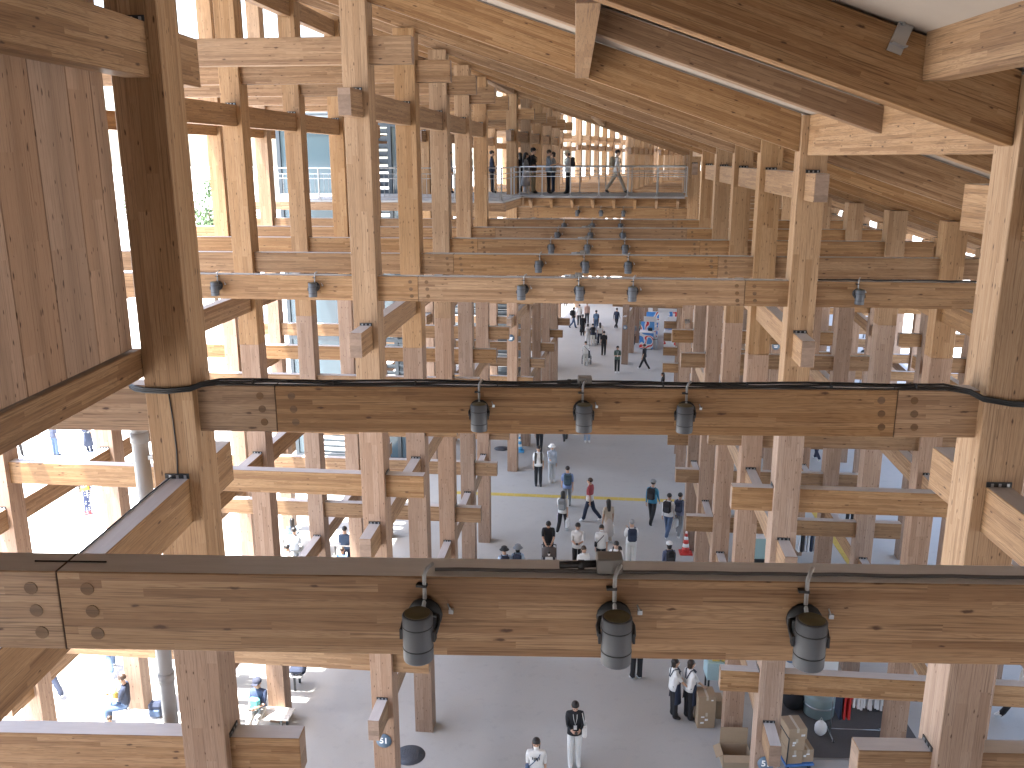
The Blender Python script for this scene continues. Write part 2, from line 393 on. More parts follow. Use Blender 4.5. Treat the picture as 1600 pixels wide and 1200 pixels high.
for m in range(-2, 6):
    near = m <= 1
    U = empty('timber_frame', umat(m), sect_label[m], 'timber frame', 'sections of the timber ring hall'); units[m] = U
    left = [-10.8,-7.2,-3.6] if near else [-10.8,-7.2]
    right = [3.6,7.2,10.8,14.4] if near else [0.,3.6,7.2,10.8]
    ks = [1,2,3,4,5]
    for u in left+right:
        tiers = list(TL)
        if u <= -3.6: tiers.append(1.045)
        if u == -7.2: tiers.append(3.65)
        if u == 3.6: tiers.append(-.24)
        if u == 0: tiers.append(.6)
        if u > 14: tiers.remove(-2.77)
        for z in tiers: along_t('lengthwise_beam', U, u, 3.6-.88, 18+.88, z)
        for i in ks:
            if m == 1 and u == -10.8 and i < 3: continue
            t = i*S
            ztop = .62 if u == 3.6 else zb(u)
            c = upright('column', U, u, t, 0., EYE-3.92, COLL)
            link('upper_column', memberbox(ztop+3.92, .42, .42, COLU), c, Matrix.Translation((u, t, EYE+(ztop-3.92)/2)) @ CROT, c)
            if -1 <= m <= 1:
                ci = ML[c.name].inverted()
                for z in tiers:
                    if z > 3: continue
                    slot(c, ci @ Matrix.Translation((u, t-.214, EYE+z+.022)))
                if near and abs(u) == 3.6:
                    sgn = 1 if u < 0 else -1
                    for z in (-5.5, -9.05):
                        slot(c, ci @ Matrix.Translation((u+sgn*.214, t, EYE+z+.022)) @ Matrix.Rotation(math.pi/2*sgn, 4, 'Z'))
    eL = -2.7 if near else -6.3; eR = 2.7 if near else -.9
    for i in ks:
        t = i*S; k = 6*m+3+i
        lo = -11.7
        if m == 1 and i < 3: lo = -8.0
        for z in (-1.94,-5.5,-9.05,1.87): along_u('cross_beam', U, lo, eL, t, z)
        for z in (-1.94,-5.5,-9.05): along_u('cross_beam', U, eR, 8.1, t, z)
        for z in (-5.5,-9.05): along_u('cross_beam', U, 9.9, 15.3, t, z)
        mid = along_u('corridor_beam', U, eL+.001, eR-.001, t, -1.94); midbeams[k] = mid
        if -1 <= m <= 1:
            mi = ML[mid.name].inverted()
            for s, e in ((-1, eL), (1, eR)):
                q = link('joint_line', SEAMM, mid); q.matrix_local = mi @ Matrix.Translation((e, t, EYE-1.94-.21))
                for du in (-.135, .145):
                    for j in range(3):
                        d = link('dowel', DOWM, mid)
                        d.matrix_local = mi @ Matrix.Translation((e+du+.012*j, t-.1035, EYE-1.94-.09-.12*j))
        # rafters either side of the right-hand post row
        rafter('rafter', U, -12.5, 3.385, t); rafter('rafter', U, 3.815, 16.2, t)
    # the bay without posts: shallower rafter carried by lengthwise headers
    rafter('rafter', U, -12.5, 3.63, 21.6, .26, RH-.26-.01, -AL/2); rafter('rafter', U, 3.74, 16.2, 21.6, .26, RH-.27, -AL/2)
    nx = umat(m).inverted() @ umat(m+1)
    for u in (-10.8,-7.2,-3.6,0.,3.6,7.2):
        o = .215 if u == 3.6 else .11
        a = Vector((u, 18+o, EYE)); b_ = nx @ Vector((u, 3.6-o, EYE))
        zt = .62 if u == 3.6 else zb(u)+RH-.02
        d = b_-a; L = d.length
        M = Matrix.Translation((a+b_)/2+Vector((0,0,zt-.30))) @ Matrix.Rotation(math.atan2(d.y, d.x), 4, 'Z')
        link('header_beam', memberbox(L, .21, .60 if u == 3.6 else .56, RAFT), U, M)
    # purlins and roof boards
    if m == -1:
        zt = zb(2.72)+RH+.1
        link('purlin', memberbox(3.38, .21, .40, RAFT), U, Matrix.Translation((2.72, 16.2, EYE+zt-.2)) @ Matrix.Rotation(math.pi/2, 4, 'Z'))
    for i in range(6):
        L = 28.9/math.cos(SA); um = 1.85
        M = Matrix.Translation((um, i*S+1.8, EYE+zb(um)+RH+.03+.06+(.006 if i%2 else 0))) @ Matrix.Rotation(SA, 4, 'Y')
        link('roof_panel', memberbox(L, S+.06, .12, (CEIL,), .006), U, M)
    M = Matrix.Rotation(-AL/2, 4, 'Z'); M = Matrix.Translation((0,21.6,0)) @ M @ Matrix.Translation((-6,0,EYE+zb(-6)+RH+.19)) @ Matrix.Rotation(SA, 4, 'Y')
    link('roof_panel', memberbox(13.5, 1.4, .1, (CEIL,), .006), U, M)
# steel strap where the purlin meets the near rafter
sb = MB(); sb.box((0,0,0), (.12,.012,.30)); sb.box((.0,-.04,-.09), (.12,.08,.012)); sb.box((-.03,-.02,.06), (.02,.04,.02))
sb.build('steel_bracket', STEEL, units[-1], Matrix.Translation((2.42, 18-.13, EYE+zb(2.42)+RH-.05)) @ Matrix.Rotation(.35, 4, 'Y'))

# ------------------------------------------------------------------ panelled wall beside the near post row
W = empty('panel_wall', None, 'dark wall of tall vertical timber boards on a sill beam at the upper left', 'wall')
v0 = -5.05
i = 0
while v0 < 6.9:
    v1 = min(6.95, v0+(.50,.36,.45,.51)[i % 4]); i += 1
    L = 4.35
    o = link('board', memberbox(L, .10, v1-v0-.008, (WOODP,), .005), W,
             Matrix.Translation((-3.905, (v0+v1)/2, EYE-1.58+L/2)) @ Matrix(((0,1,0,0),(0,0,1,0),(1,0,0,0),(0,0,0,1))))
    v0 = v1
link('sill_beam', memberbox(12.1, .20, .25, (WOOD, ENDG)), W, Matrix.Translation((-3.912, 1.0, EYE-1.72)) @ Matrix.Rotation(math.pi/2, 4, 'Z'))
# ------------------------------------------------------------------ footbridge crossing the hall, and the landing the picture is taken from
DECKT = plain((.34,.35,.36), .6, 0., .08, name='deck_top'); RAILM = plain((.40,.41,.42), .4, .5, .06, name='rail_metal')
DZ = EYE-1.45
def at(m, u, k): return Vector((u, k*S-(10.8+21.6*m), 0))
def slabs(par, u0, u1, t0, t1, name='deck_board', n=8, mats=None):
    """deck boards side by side along u"""
    w = (u1-u0)/n
    for i in range(n):
        link(name, memberbox(w-.006, t1-t0, .07, (mats or DECKT,), .004), par, Matrix.Translation((u0+w*(i+.5), (t0+t1)/2, DZ-.035)))
F = empty('footbridge', umat(1), 'grey decked footbridge crossing the hall on timber joists, people standing on it', 'footbridge')
# unit-1 frame: t = 0 at bay 9
slabs(F, -2.95, 3.25, 2.15, 6.2, n=10); slabs(F, -13.2, -2.95, -2.0, 6.2, n=14)
for t in (2.2, 6.1): along_u('edge_beam', F, -2.9, 3.3, t, -1.53, .14, .28, RAFT)
along_u('edge_beam', F, -13.2, -2.9, -1.93, -1.53, .14, .28, RAFT)
along_t('edge_beam', F, -3.02, -1.85, 2.12, -1.53, .14, .28, RAFT)
for i in range(8):
    u = -2.6+i*.8
    link('joist', memberbox(3.6, .10, .2, RAFT), F, Matrix.Translation((u, 4.15, EYE-1.63)) @ Matrix.Rotation(math.pi/2, 4, 'Z'))
    q = MB(); q.add([(-.05,0,0),(.05,0,0),(.05,.5,0),(-.05,.5,0),(-.05,.0,-.04),(.05,.0,-.04),(.05,.5,-.34),(-.05,.5,-.34)], [(0,1,2,3),(7,6,5,4),(0,4,5,1),(1,5,6,2),(2,6,7,3),(3,7,4,0)])
    q.build('bracket', WOOD, F, Matrix.Translation((u, 1.62, EYE-1.56)))
def railing(name, label, M, pts, posts, balusters=False, h=1.1):
    T = empty(name, M, label, 'railing', 'railings of the footbridge')
    for i, z in enumerate((h, h-.19, h-.36) if not balusters else (h, h-.2, h-.36, .1)):
        MB().tube([(p[0],p[1],z) for p in pts], .022 if i == 0 else .013, 8).build('rail', RAILM, T)
    seg = []
    for a, b in zip(pts[:-1], pts[1:]):
        A, B = Vector((*a,0)), Vector((*b,0)); seg.append((A, B))
    for A, B in seg:
        n = max(1, round((B-A).length/posts))
        for i in range(n+1):
            p = A.lerp(B, i/n)
            q = MB(); q.box((p.x,p.y,h/2), (.045,.045,h)); q.box((p.x,p.y,.02), (.12,.10,.03)); q.tube([(p.x,p.y,.35),(p.x,p.y+.09,.05)], .012, 6)
            q.build('post', RAILM, T)
        if balusters and abs(B.x-A.x) > 1:
            n = int((B-A).length/.17)
            for i in range(n):
                p = A.lerp(B, (i+.5)/n); MB().tube([(p.x,p.y,.1),(p.x,p.y,h-.2)], .008, 5).build('baluster', RAILM, T)
M1 = umat(1) @ Matrix.Translation((0,0,DZ))
railing('railing', 'grey metal railing along the near edge of the crossing footbridge', M1, [(-3.3,2.25),(3.3,2.25)], 1.15)
railing('railing', 'far-side grey metal railing behind the people on the footbridge', M1, [(-3.3,6.05),(3.3,6.05)], 1.15)
railing('railing', 'barred metal railing of the left landing seen between the posts', M1, [(-13.0,-1.85),(-3.05,-1.85),(-3.05,2.1)], 1.6, True)
# landing under the photographer
Lg = empty('landing', None, 'grey decked landing that the view is taken from, below the photographer', 'landing')
w = 7.0/12
for i in range(12): link('deck_board', memberbox(w-.006, 5.6, .07, (DECKT,), .004), Lg, Matrix.Translation((-3.7+w*(i+.5), -3.6, DZ-.035)))
for t in (-5.9,-1.1): link('edge_beam', memberbox(7.0, .14, .28, RAFT), Lg, Matrix.Translation((-.2, t, DZ-.22)))

# ------------------------------------------------------------------ glazed service core left of the hall
GLASS, tg, bg_ = nmat('dark_glass')
bg_.inputs['Base Color'].default_value = (.06,.10,.125,1); bg_.inputs['Roughness'].default_value = .06; bg_.inputs['Metallic'].default_value = .0
bg_.inputs['Transmission Weight'].default_value = .35; bg_.inputs['IOR'].default_value = 1.5
FRAME = plain((.05,.06,.07), .4, .5, .08, name='dark_frame'); LOUV = plain((.12,.14,.16), .45, .4, .08, name='louver_grey'); WALLW = plain((.20,.21,.22), .7, 0., .05, 2., name='pale_wall')
def tower(name, label, cat, us, t0, t1, zt, louvred, wallm):
    Kc = empty(name, umat(1), label, cat); u0, u1 = us[0], us[-1]
    MB().box(((u0+u1)/2, t1-.1, zt/2), (u1-u0-.2, .2, zt-.2)).build('rear_wall', wallm, Kc)
    zs = [.15, 2.7, 5.6, 8.6, 11.7, 14.6, zt]
    for a in us: MB().box((a, t0, zt/2), (.16,.16,zt)).build('mullion', FRAME, Kc)
    for z in zs: MB().box(((u0+u1)/2, t0-.004, z), (u1-u0,.14,.16)).build('transom', FRAME, Kc)
    for i in range(len(us)-1):
        for j in range(len(zs)-1):
            a, b, z0, z1 = us[i]+.08, us[i+1]-.08, zs[j]+.08, zs[j+1]-.08
            if louvred(i, j):
                n = 9; L_ = MB()
                for q in range(n): L_.box(((a+b)/2, t0, z0+(q+.5)*(z1-z0)/n), (b-a,.02,(z1-z0)/n*.8), 0, Matrix.Rotation(.6, 3, 'X'))
                L_.build('louvre', LOUV, Kc)
            else: MB().box(((a+b)/2, t0, (z0+z1)/2), (b-a,.03,z1-z0)).build('pane', GLASS, Kc)
    for t in (t0+(t1-t0)*.5, t1): MB().box((u1, t, zt/2), (.14,.14,zt)).build('mullion', FRAME, Kc)
    for j in range(len(zs)-1):
        for a, b in ((t0, (t0+t1)/2), ((t0+t1)/2, t1)):
            MB().box((u1, (a+b)/2, (zs[j]+zs[j+1])/2), (.03,b-a-.14,zs[j+1]-zs[j]-.16)).build('pane', GLASS, Kc)
    MB().box(((u0+u1)/2, (t0+t1)/2, zt+.1), (u1-u0+.3, t1-t0+.3, .2)).build('roof', FRAME, Kc)
tower('lift_tower', 'glazed lift tower with dark steel frame and louvres left of the hall', 'lift tower', [-13.6,-12.75,-10.75], 3.75, 7.2, EYE+2.9, lambda i, j: j == 5 or (j == 0 and i == 1), WALLW)
tower('service_shaft', 'narrow dark framed service shaft between the lift tower and the left posts', 'shaft', [-9.35,-8.75,-8.3], 3.75, 5.4, EYE+2.6, lambda i, j: (i == 0 and j > 2) or j == 1, FRAME)
# louvred plant enclosure farther along
Pl = empty('plant_enclosure', umat(1), 'dark louvred plant enclosure behind the left posts beyond the footbridge', 'enclosure')
u0, u1, t0, zt = -12.0, -6.3, 20.3, 6.4
MB().box(((u0+u1)/2, t0+2, zt/2), (u1-u0, 3.6, zt)).build('housing', FRAME, Pl)
for q in range(15): MB().box(((u0+u1)/2, t0+.12, .45+q*.4), (u1-u0+.04,.04,.30), 0, Matrix.Rotation(.5, 3, 'X')).build('louvre', LOUV, Pl)
for q in range(15): MB().box(((u0+u1)/2, t0+.05, .66+q*.4), (u1-u0+.05,.03,.05)).build('slat_edge', STEEL, Pl)
for a in (u0, (u0+u1)/2, u1): MB().box((a, t0+.05, zt/2), (.12,.12,zt)).build('frame_post', FRAME, Pl)
# ------------------------------------------------------------------ spotlights on the corridor beams
def make_spot():
    T = empty('spotlight')
    # local frame: origin on the beam's front face, y = out of the beam towards the viewer is -y
    MB().lathe([(.0,.118),(.066,.118),(.071,.112),(.071,-.108),(.068,-.116),(.0,-.116)], (0,-.155,0), 22).build('housing', LAMPM, T)
    h = T.children[0]
    MB().lathe([(.0715,.0),(.0725,.0),(.0725,.006),(.0715,.006)], (0,-.155,.055), 22).build('groove', LAMPD, h)
    MB().lathe([(.0715,.0),(.0725,.0),(.0725,.006),(.0715,.006)], (0,-.155,-.055), 22).build('groove', LAMPD, h)
    MB().lathe([(.0,.0),(.060,.0),(.060,.004),(.0,.004)], (0,-.155,.1185), 22).build('top_cap', plain((.10,.085,.04), .6, name='cap_bronze'), h)
    y = MB()
    y.tube([(-.080,-.150,.015),(-.083,-.10,.04),(-.07,-.045,.05),(0,-.03,.052),(.07,-.045,.05),(.083,-.10,.04),(.080,-.150,.015)], .011, 6)
    y.box((-.079,-.15,.01), (.012,.04,.05)); y.box((.079,-.15,.01), (.012,.04,.05))
    y.build('yoke', LAMPD, T)
    MB().lathe([(.0,0),(.078,0),(.084,-.01),(.084,-.03),(.0,-.03)], (0,-.002,.04), 16, 0, Matrix.Rotation(-math.pi/2, 3, 'X')).build('base_plate', LAMPD, T)
    MB().tube([(.0,-.05,.09),(.0,-.022,.12),(.0,-.018,.245),(.012,-.006,.275),(.03,.03,.285)], .010, 8).build('conduit', CONDUIT, T)
    MB().box((-.014,-.018,.19), (.05,.03,.012)).build('clip', LAMPD, T)
    c = MB(); c.box((.125,-.008,.06), (.022,.016,.022)); c.tube([(.125,-.012,.06),(.11,-.012,.10)], .004, 5); c.build('wire_anchor', STEEL, T)
    return T
spot0 = make_spot(); spot_used = False
ordin = {1:'nearest', 2:'second', 4:'third', 5:'fourth', 6:'fifth', 7:'sixth', 8:'seventh', 10:'eighth'}
def place_spot(u, k, label, tilt=0.):
    global spot_used
    o = copy_tree(spot0) if spot_used else spot0
    spot_used = True
    m = unit_of(k)
    o.matrix_world = Matrix.Translation(rp(u, k, -2.165)) @ Matrix.Rotation(-uframe(m)[2], 4, 'Z') @ Matrix.Translation((0,-.107,0)) @ Matrix.Rotation(tilt, 4, 'Z')
    tag(o, label, 'spotlight', 'spotlights on the corridor beams')
rr = random.Random(3)
for k in (1,2,4,5,6,7,8,10):
    for u, w in ((-.9,'left'),(.0,'middle'),(.9,'right')):
        place_spot(u, k, f'{w} one of three grey cylinder spotlights on the {ordin[k]} corridor beam from the front', rr.uniform(-.25,.25))
place_spot(-6.2, 4, 'grey cylinder spotlight at the far left of the third beam, beside the near post')
place_spot(-4.48, 4, 'grey cylinder spotlight left of the post on the pale left part of the third beam')
place_spot(4.47, 4, 'single grey cylinder spotlight right of the post on the right part of the third beam')

# cables, conduits and junction boxes on the beam tops
def cable(label, pts, r=.010, mat=None, name='cable'):
    return tag(MB().tube(pts, r, 7).build(name, mat or CABLE), label, 'cable', 'cables on the beams')
def wavy(u0, u1, k, z, dv, amp=.006, n=40, seed=0):
    q = random.Random(seed); return [rp(u0+(u1-u0)*i/n, k+dv/S, z+q.uniform(0, amp)) for i in range(n+1)]
cable('grey cable along the top of the nearest beam, from its left spotlight rightward', wavy(-.86, 3.6, 1, -1.928, -.05, .004, 40, 1), .009, plain((.09,.085,.085), .6, name='cable_grey'))
cable('thin black line crossing the top of the nearest beam at its left joint', [rp(-2.86,1,-1.936), rp(-2.5,1,-1.936)], .004)
B2 = empty('cable_bundle', None, 'thick black cable bundle running along the top of the second beam and round both posts', 'cable')
for j, (dv, z, s) in enumerate(((-.07,-1.915,2),(-.045,-1.90,3),(-.085,-1.932,4))):
    q = random.Random(s)
    zz = [z+.006*math.sin(i*.4+j)+q.uniform(-.002,.002) for i in range(61)]
    pts = [rp(-4.1,2+.02/S,z-.03), rp(-3.9,2-.20/S,z-.03), rp(-3.80,2-.235/S,z-.035), rp(-3.6,2-.24/S,z-.04), rp(-3.40,2-.235/S,z-.02), rp(-3.33,2-.16/S,z)]
    pts += [rp(-3.2+6.3*i/60, 2+dv/S, zz[i]) for i in range(61)]
    pts += [rp(3.28,2-.16/S,z-.02), rp(3.36,2-.235/S,z-.06), rp(3.6,2-.24/S,z-.10), rp(3.8,2-.235/S,z-.11), rp(3.95,2-.1/S,z-.10)]
    MB().tube(pts, .011, 7).build('strand', CABLE, B2)
for i in range(9): MB().lathe([(.0,-.006),(.03,-.006),(.03,.006),(.0,.006)], (0,0,0), 8, 0, Matrix.Rotation(math.pi/2,3,'Y')).build('cable_tie', DARK, B2, Matrix.Translation(rp(-2.9+.72*i,2-.066/S,-1.915)))
for k in (4,5,6,7,8):
    cable(f'thin grey conduit along the top edge of the {ordin[k]} beam from the front', wavy(-3.3, 3.3, k, -1.925, -.07, .005, 30, k), .009, CONDUIT, 'conduit')
cable('thin grey conduit on the left part of the third beam', wavy(-8.0,-3.85,4,-1.925,-.07,.005,20,31), .009, CONDUIT, 'conduit')
cable('black cable on the right part of the third beam top', wavy(3.85,7.0,4,-1.92,-.07,.01,20,32), .013)
for k, u in ((1,-.02),(2,.02),(4,.0),(5,-.02),(6,.0),(7,.0)):
    J = empty('junction_box', Matrix.Translation(rp(u,k,-1.935)) @ Matrix.Rotation(-uframe(unit_of(k))[2],4,'Z'), f'small grey junction box on top of the {ordin[k]} corridor beam', 'junction box', 'junction boxes on the beam tops')
    MB().box((0,-.02,.04), (.125,.10,.08)).build('case', plain((.16,.15,.14), .5, .2, name='box_grey'), J, None, .006)
    c = MB(); c.tube([(-.06,-.02,.035),(-.24,-.03,.03)], .018, 10); c.tube([(-.12,-.03,.033),(-.15,-.03,.033)], .024, 10); c.build('gland', CABLE if k < 3 else CONDUIT, J)
# thin cable down the near left post and along the beam below
cable('thin black cable running down the front of the near left post', [rp(-3.60,2-.216/S,-1.97), rp(-3.585,2-.217/S,-2.2), rp(-3.58,2-.216/S,-2.5), rp(-3.59,2-.217/S,-2.72), rp(-3.66,2-.24/S,-2.76), rp(-3.68,2-.6/S,-2.762), rp(-3.68,2-2.2/S,-2.762), rp(-3.68,2-4.0/S,-2.762)], .006)
D = empty('downpipe', Matrix.Translation(rp(-4.15,2+.3/S,-13.3)), 'pale grey rainwater downpipe standing behind the near left post', 'pipe')
MB().tube([(0,0,0),(0,0,EYE-2.62),(0,0,EYE-2.36),(-.03,0,EYE-2.27),(-.10,-.02,EYE-2.20),(-.34,-.10,EYE-2.05),(-.8,-.3,EYE-1.8)], .074, 18).build('pipe', GREYP, D)
for z in (EYE-2.55, EYE-5.1, EYE-8.0): MB().lathe([(.0745,-.05),(.083,-.05),(.083,.05),(.0745,.05)], (0,0,z), 18).build('coupling', GREYP, D)
for z in (EYE-2.75, EYE-6.0): MB().box((.18,0,z), (.22,.05,.04)).build('bracket', STEEL, D)

# ------------------------------------------------------------------ post number signs
SIGNB = plain((.10,.15,.21), .45, 0., .04, name='sign_blue')
def text_mesh(s, size, name='digits'):
    cu = bpy.data.curves.new(name, 'FONT'); cu.body = s; cu.size = size; cu.align_x = 'CENTER'; cu.align_y = 'CENTER'; cu.extrude = .003; cu.offset = size*.02
    o = bpy.data.objects.new('tmp', cu); COL.objects.link(o)
    me = bpy.data.meshes.new_from_object(o.evaluated_get(bpy.context.evaluated_depsgraph_get()))
    bpy.data.objects.remove(o); me.materials.clear(); me.materials.append(WHITE); return me
D51 = text_mesh('51', .17)
def sign(u, k, z, label, digits=True, r=.15):
    T = empty('number_sign', Matrix.Translation(rp(u, k-.217/S, z)) @ Matrix.Rotation(-uframe(unit_of(k))[2],4,'Z'), label, 'sign', 'round post number signs')
    MB().lathe([(.0,0),(r,0),(r,.012),(.0,.012)], (0,0,0), 28, 0, Matrix.Rotation(math.pi/2,3,'X')).build('disc', SIGNB, T)
    if digits: link('digits', D51, T, Matrix.Translation((0,-.0125,0)) @ Matrix.Rotation(math.pi/2,4,'X'))
    else:
        q = MB(); q.box((0,-.014,.02), (.16,.006,.035)); q.box((0,-.014,-.04), (.12,.006,.045)); q.build('pictogram', WHITE, T)
sign(-3.60, 4, -10.9, 'round blue sign with white 51 low on the left corridor post')
sign(3.60, 4, -10.86, 'round blue sign with white 51 half hidden by a beam end, lower right')
sign(-3.64, 10, -7.35, 'small round sign on the left post under the footbridge', False)
sign(7.12, 10, -7.34, 'small round sign on a post right of the hall, behind the beam end', False)
sign(-.02, 16, -10.8, 'small round sign on the centre post by the kiosks', False)
# yellow tactile strips and manhole covers
YEL = plain((.55,.42,.10), .7, 0., .12, name='tactile_yellow')
def strip(p, q, w, label):
    p, q = Vector(p), Vector(q); d = (q-p).normalized(); s = Vector((-d.y, d.x, 0)); n = max(1, int((q-p).length/.3)); 
    T = empty('tactile_strip', None, None, None); 
    tile = MB().box((0,0,.006), (.292,w-.008,.012))
    for i in range(4): tile.box((0,-w/2+w*(i+.5)/4,.014), (.26,.03,.006))
    me = tile.mesh('tactile_tile', YEL)
    a = math.atan2(d.y, d.x)
    for i in range(n): link('tile', me, T, Matrix.Translation(p+d*.3*(i+.5)) @ Matrix.Rotation(a,4,'Z'))
    tag(T, label, 'paving strip', 'yellow tactile strips')
strip(gp(690,769), gp(1085,784), .30, 'yellow tactile paving strip crossing the grey hall floor')
a_, b_ = gp(1303,842), gp(1327,876); strip(a_+(a_-b_)*2.0, b_+(b_-a_)*.8, .30, 'yellow tactile strip running lengthwise right of the hall posts')
MAN = plain((.075,.085,.105), .6, .3, .25, 40., .4, name='cast_iron')
for (x, y), lab in (((640,1180),'round dark manhole cover beside the post signed 51'), ((784,701),'round dark manhole cover left of the blue cone')):
    T = empty('manhole_cover', Matrix.Translation(gp(x,y)), lab, 'manhole cover', 'manhole covers')
    MB().lathe([(.0,.0),(.36,.0),(.36,.008),(.0,.008)], n=32).build('ring', STEEL if False else MAN, T)
    c = MB(); c.lathe([(.0,.008),(.31,.008),(.31,.014),(.0,.014)], n=32)
    for i in range(9):
        for j in range(9):
            if (i-4)**2+(j-4)**2 < 17: c.box(((i-4)*.062,(j-4)*.062,.0155), (.03,.03,.004))
    c.build('lid', MAN, T)
# ------------------------------------------------------------------ people
def rotx(v,a): c,s=math.cos(a),math.sin(a); return Vector((v[0],v[1]*c-v[2]*s,v[1]*s+v[2]*c))
def skeleton(pose,ph,rng,build=1.0,seatz=.45):
    """joints in metres for a 1.70 m adult facing +Y; returns verts [(co,(rx,ry))], edges, bones[(a,b,region)]"""
    V=[];E=[];B=[]
    def v(co,r): V.append((Vector(co),r if isinstance(r,tuple) else (r,r))); return len(V)-1
    def e(a,b,reg): E.append((a,b)); B.append((a,b,reg)); return b
    sit=pose.startswith('sit'); lean=0.0
    hz=.93
    if sit: hz=seatz+.10
    if pose in('push','stoop'): lean=.16
    if pose=='sitlean': lean=.22
    def T(co):   # torso lean about pelvis
        c=Vector(co)-Vector((0,0,.93)); c=rotx(c,-lean); return c+Vector((0,0,hz))
    pel=v(T((0,0,.93)),(.165*build,.118*build))
    wa=e(pel,v(T((0,.005,1.08)),(.155*build,.115*build)),'torso')
    ch=e(wa,v(T((0,.0,1.28)),(.168*build,.120*build)),'torso')
    nb=e(ch,v(T((0,-.012,1.425)),(.085,.072)),'torso')
    hd=rng.uniform(.0,.35) if pose in('phone','sit','sitlean','push') else rng.uniform(-.05,.12)
    def Hd(co): 
        c=Vector(co)-Vector((0,-.005,1.50)); c=rotx(c,-hd); return T(c+Vector((0,-.005,1.50)))
    nk=e(nb,v(T((0,-.005,1.50)),(.053,.053)),'neck')
    h1=e(nk,v(Hd((0,.022,1.555)),(.078,.084)),'head')
    h2=e(h1,v(Hd((0,.018,1.615)),(.098,.118)),'head')
    h3=e(h2,v(Hd((0,.006,1.665)),(.080,.096)),'head')
    no=e(h2,v(Hd((0,.122,1.598)),(.012,.013)),'head')
    head=(Hd((0,.012,1.62)),hd+lean)
    hands=[]
    for s in(-1,1):
        sh=e(ch,v(T((s*.165*build,-.012,1.385)),(.074*build,.072*build)),'torso')
        sw=.35*math.sin(ph)*(-s) if pose=='walk' else rng.uniform(-.08,.08)
        ua,fa,out=sw,sw+.25,.10
        if pose in('phone','sit','sitphone'): ua,fa,out=.35,1.75,.02
        if pose in('push',): ua,fa,out=.75,1.15,.06
        if pose=='bag' and s==1: ua,fa,out=.1,1.45,.10
        if pose=='strap': ua,fa,out=.25,2.3,.12
        if pose=='sitlean': ua,fa,out=.5,1.0,.08
        if pose=='point' and s==1: ua,fa,out=1.1,1.45,.05
        if pose=='reach': ua,fa,out=.55,.8,.05
        def dirv(a,o): return Vector((s*math.sin(o),math.sin(a)*math.cos(o),-math.cos(a)*math.cos(o)))
        S0=V[sh][0]
        el=S0+dirv(ua-lean*.0,out)*.29
        inn=-.30 if pose in('phone','sit','sitphone','push','strap') else .04
        wr=el+dirv(fa,inn)*.245
        E1=e(sh,v(S0.lerp(el,.5),(.062*build,.062*build)),'uparm')
        E1=e(E1,v(el,(.040,.040)),'uparm2')
        E2=e(E1,v(wr,(.028,.025)),'forearm')
        f=(wr-el).normalized(); side=Vector((0,1,0)).cross(f) if abs(f.y)<.8 else Vector((1,0,0))
        side=(Vector((0,1,0))-f*f.y) if abs(f.y)<.8 else (Vector((0,0,1))-f*f.z)
        side.normalize(); nrm=f.cross(side)*s
        pm=e(E2,v(wr+f*.065,(.030,.020)),'hand')
        # fingers spread along 'side', curl towards the body
        for i,(o,L) in enumerate(((.030,.072),(.010,.080),(-.010,.076),(-.029,.060))):
            k1=wr+f*(.10)+side*o; k2=k1+(f*.86+nrm*.5*-1).normalized()*L*.5; k3=k2+(f*.4-nrm*.9).normalized()*L*.5
            a=e(pm,v(k1,.0095),'hand'); a=e(a,v(k2,.0088),'hand'); e(a,v(k3,.0075),'hand')
        t1=wr+f*.045+side*.040; t2=t1+(f*.7+side*.55-nrm*.2).normalized()*.04
        a=e(pm,v(t1,.0105),'hand'); e(a,v(t2,.009),'hand')
        hands.append(wr+f*.10)
        # leg
        hp=e(pel,v(T((s*.088,0,.93))+Vector((0,0,-.04)),(.100*build,.100*build)),'thigh')
        P0=V[hp][0]
        th,kn=rng.uniform(-.03,.05),0.02
        if pose=='walk': th=.42*math.sin(ph)*s; kn=.10+.55*max(0,-math.sin(ph)*s)
        if pose=='stride': th=.46*s; kn=.08+.10*max(0,-s)
        if sit: th,kn=1.48,1.45
        k=P0+Vector((s*.012,math.sin(th),-math.cos(th)))*.425
        an=k+Vector((0,math.sin(th-kn),-math.cos(th-kn)))*.405
        a=e(hp,v(P0.lerp(k,.5),(.092*build,.092*build)),'thigh')
        a=e(a,v(k,(.078*build,.078*build)),'thigh')
        a=e(a,v(k.lerp(an,.4),(.076,.076)),'shin')
        a=e(a,v(an,(.062,.062)),'shin')
        ft=Vector((s*.05,1,0)) if (th-kn)>-.35 else Vector((s*.05,.85,-.45)); ft.normalize()
        a2=e(a,v(an+Vector((0,0,-.035))-ft*.045,(.046,.044)),'foot')
        b=e(a,v(an+Vector((0,0,-.04))+ft*.09,(.052,.042)),'foot')
        e(b,v(an+Vector((0,0,-.045))+ft*.165,(.044,.034)),'foot')
    low=min(c.z-r[1] for c,r in V)
    if not sit:
        for i in range(len(V)): V[i]=(V[i][0]-Vector((0,0,low)),V[i][1])
        head=(head[0]-Vector((0,0,low)),head[1]); hands=[h-Vector((0,0,low)) for h in hands]
    return V,E,B,head,hands

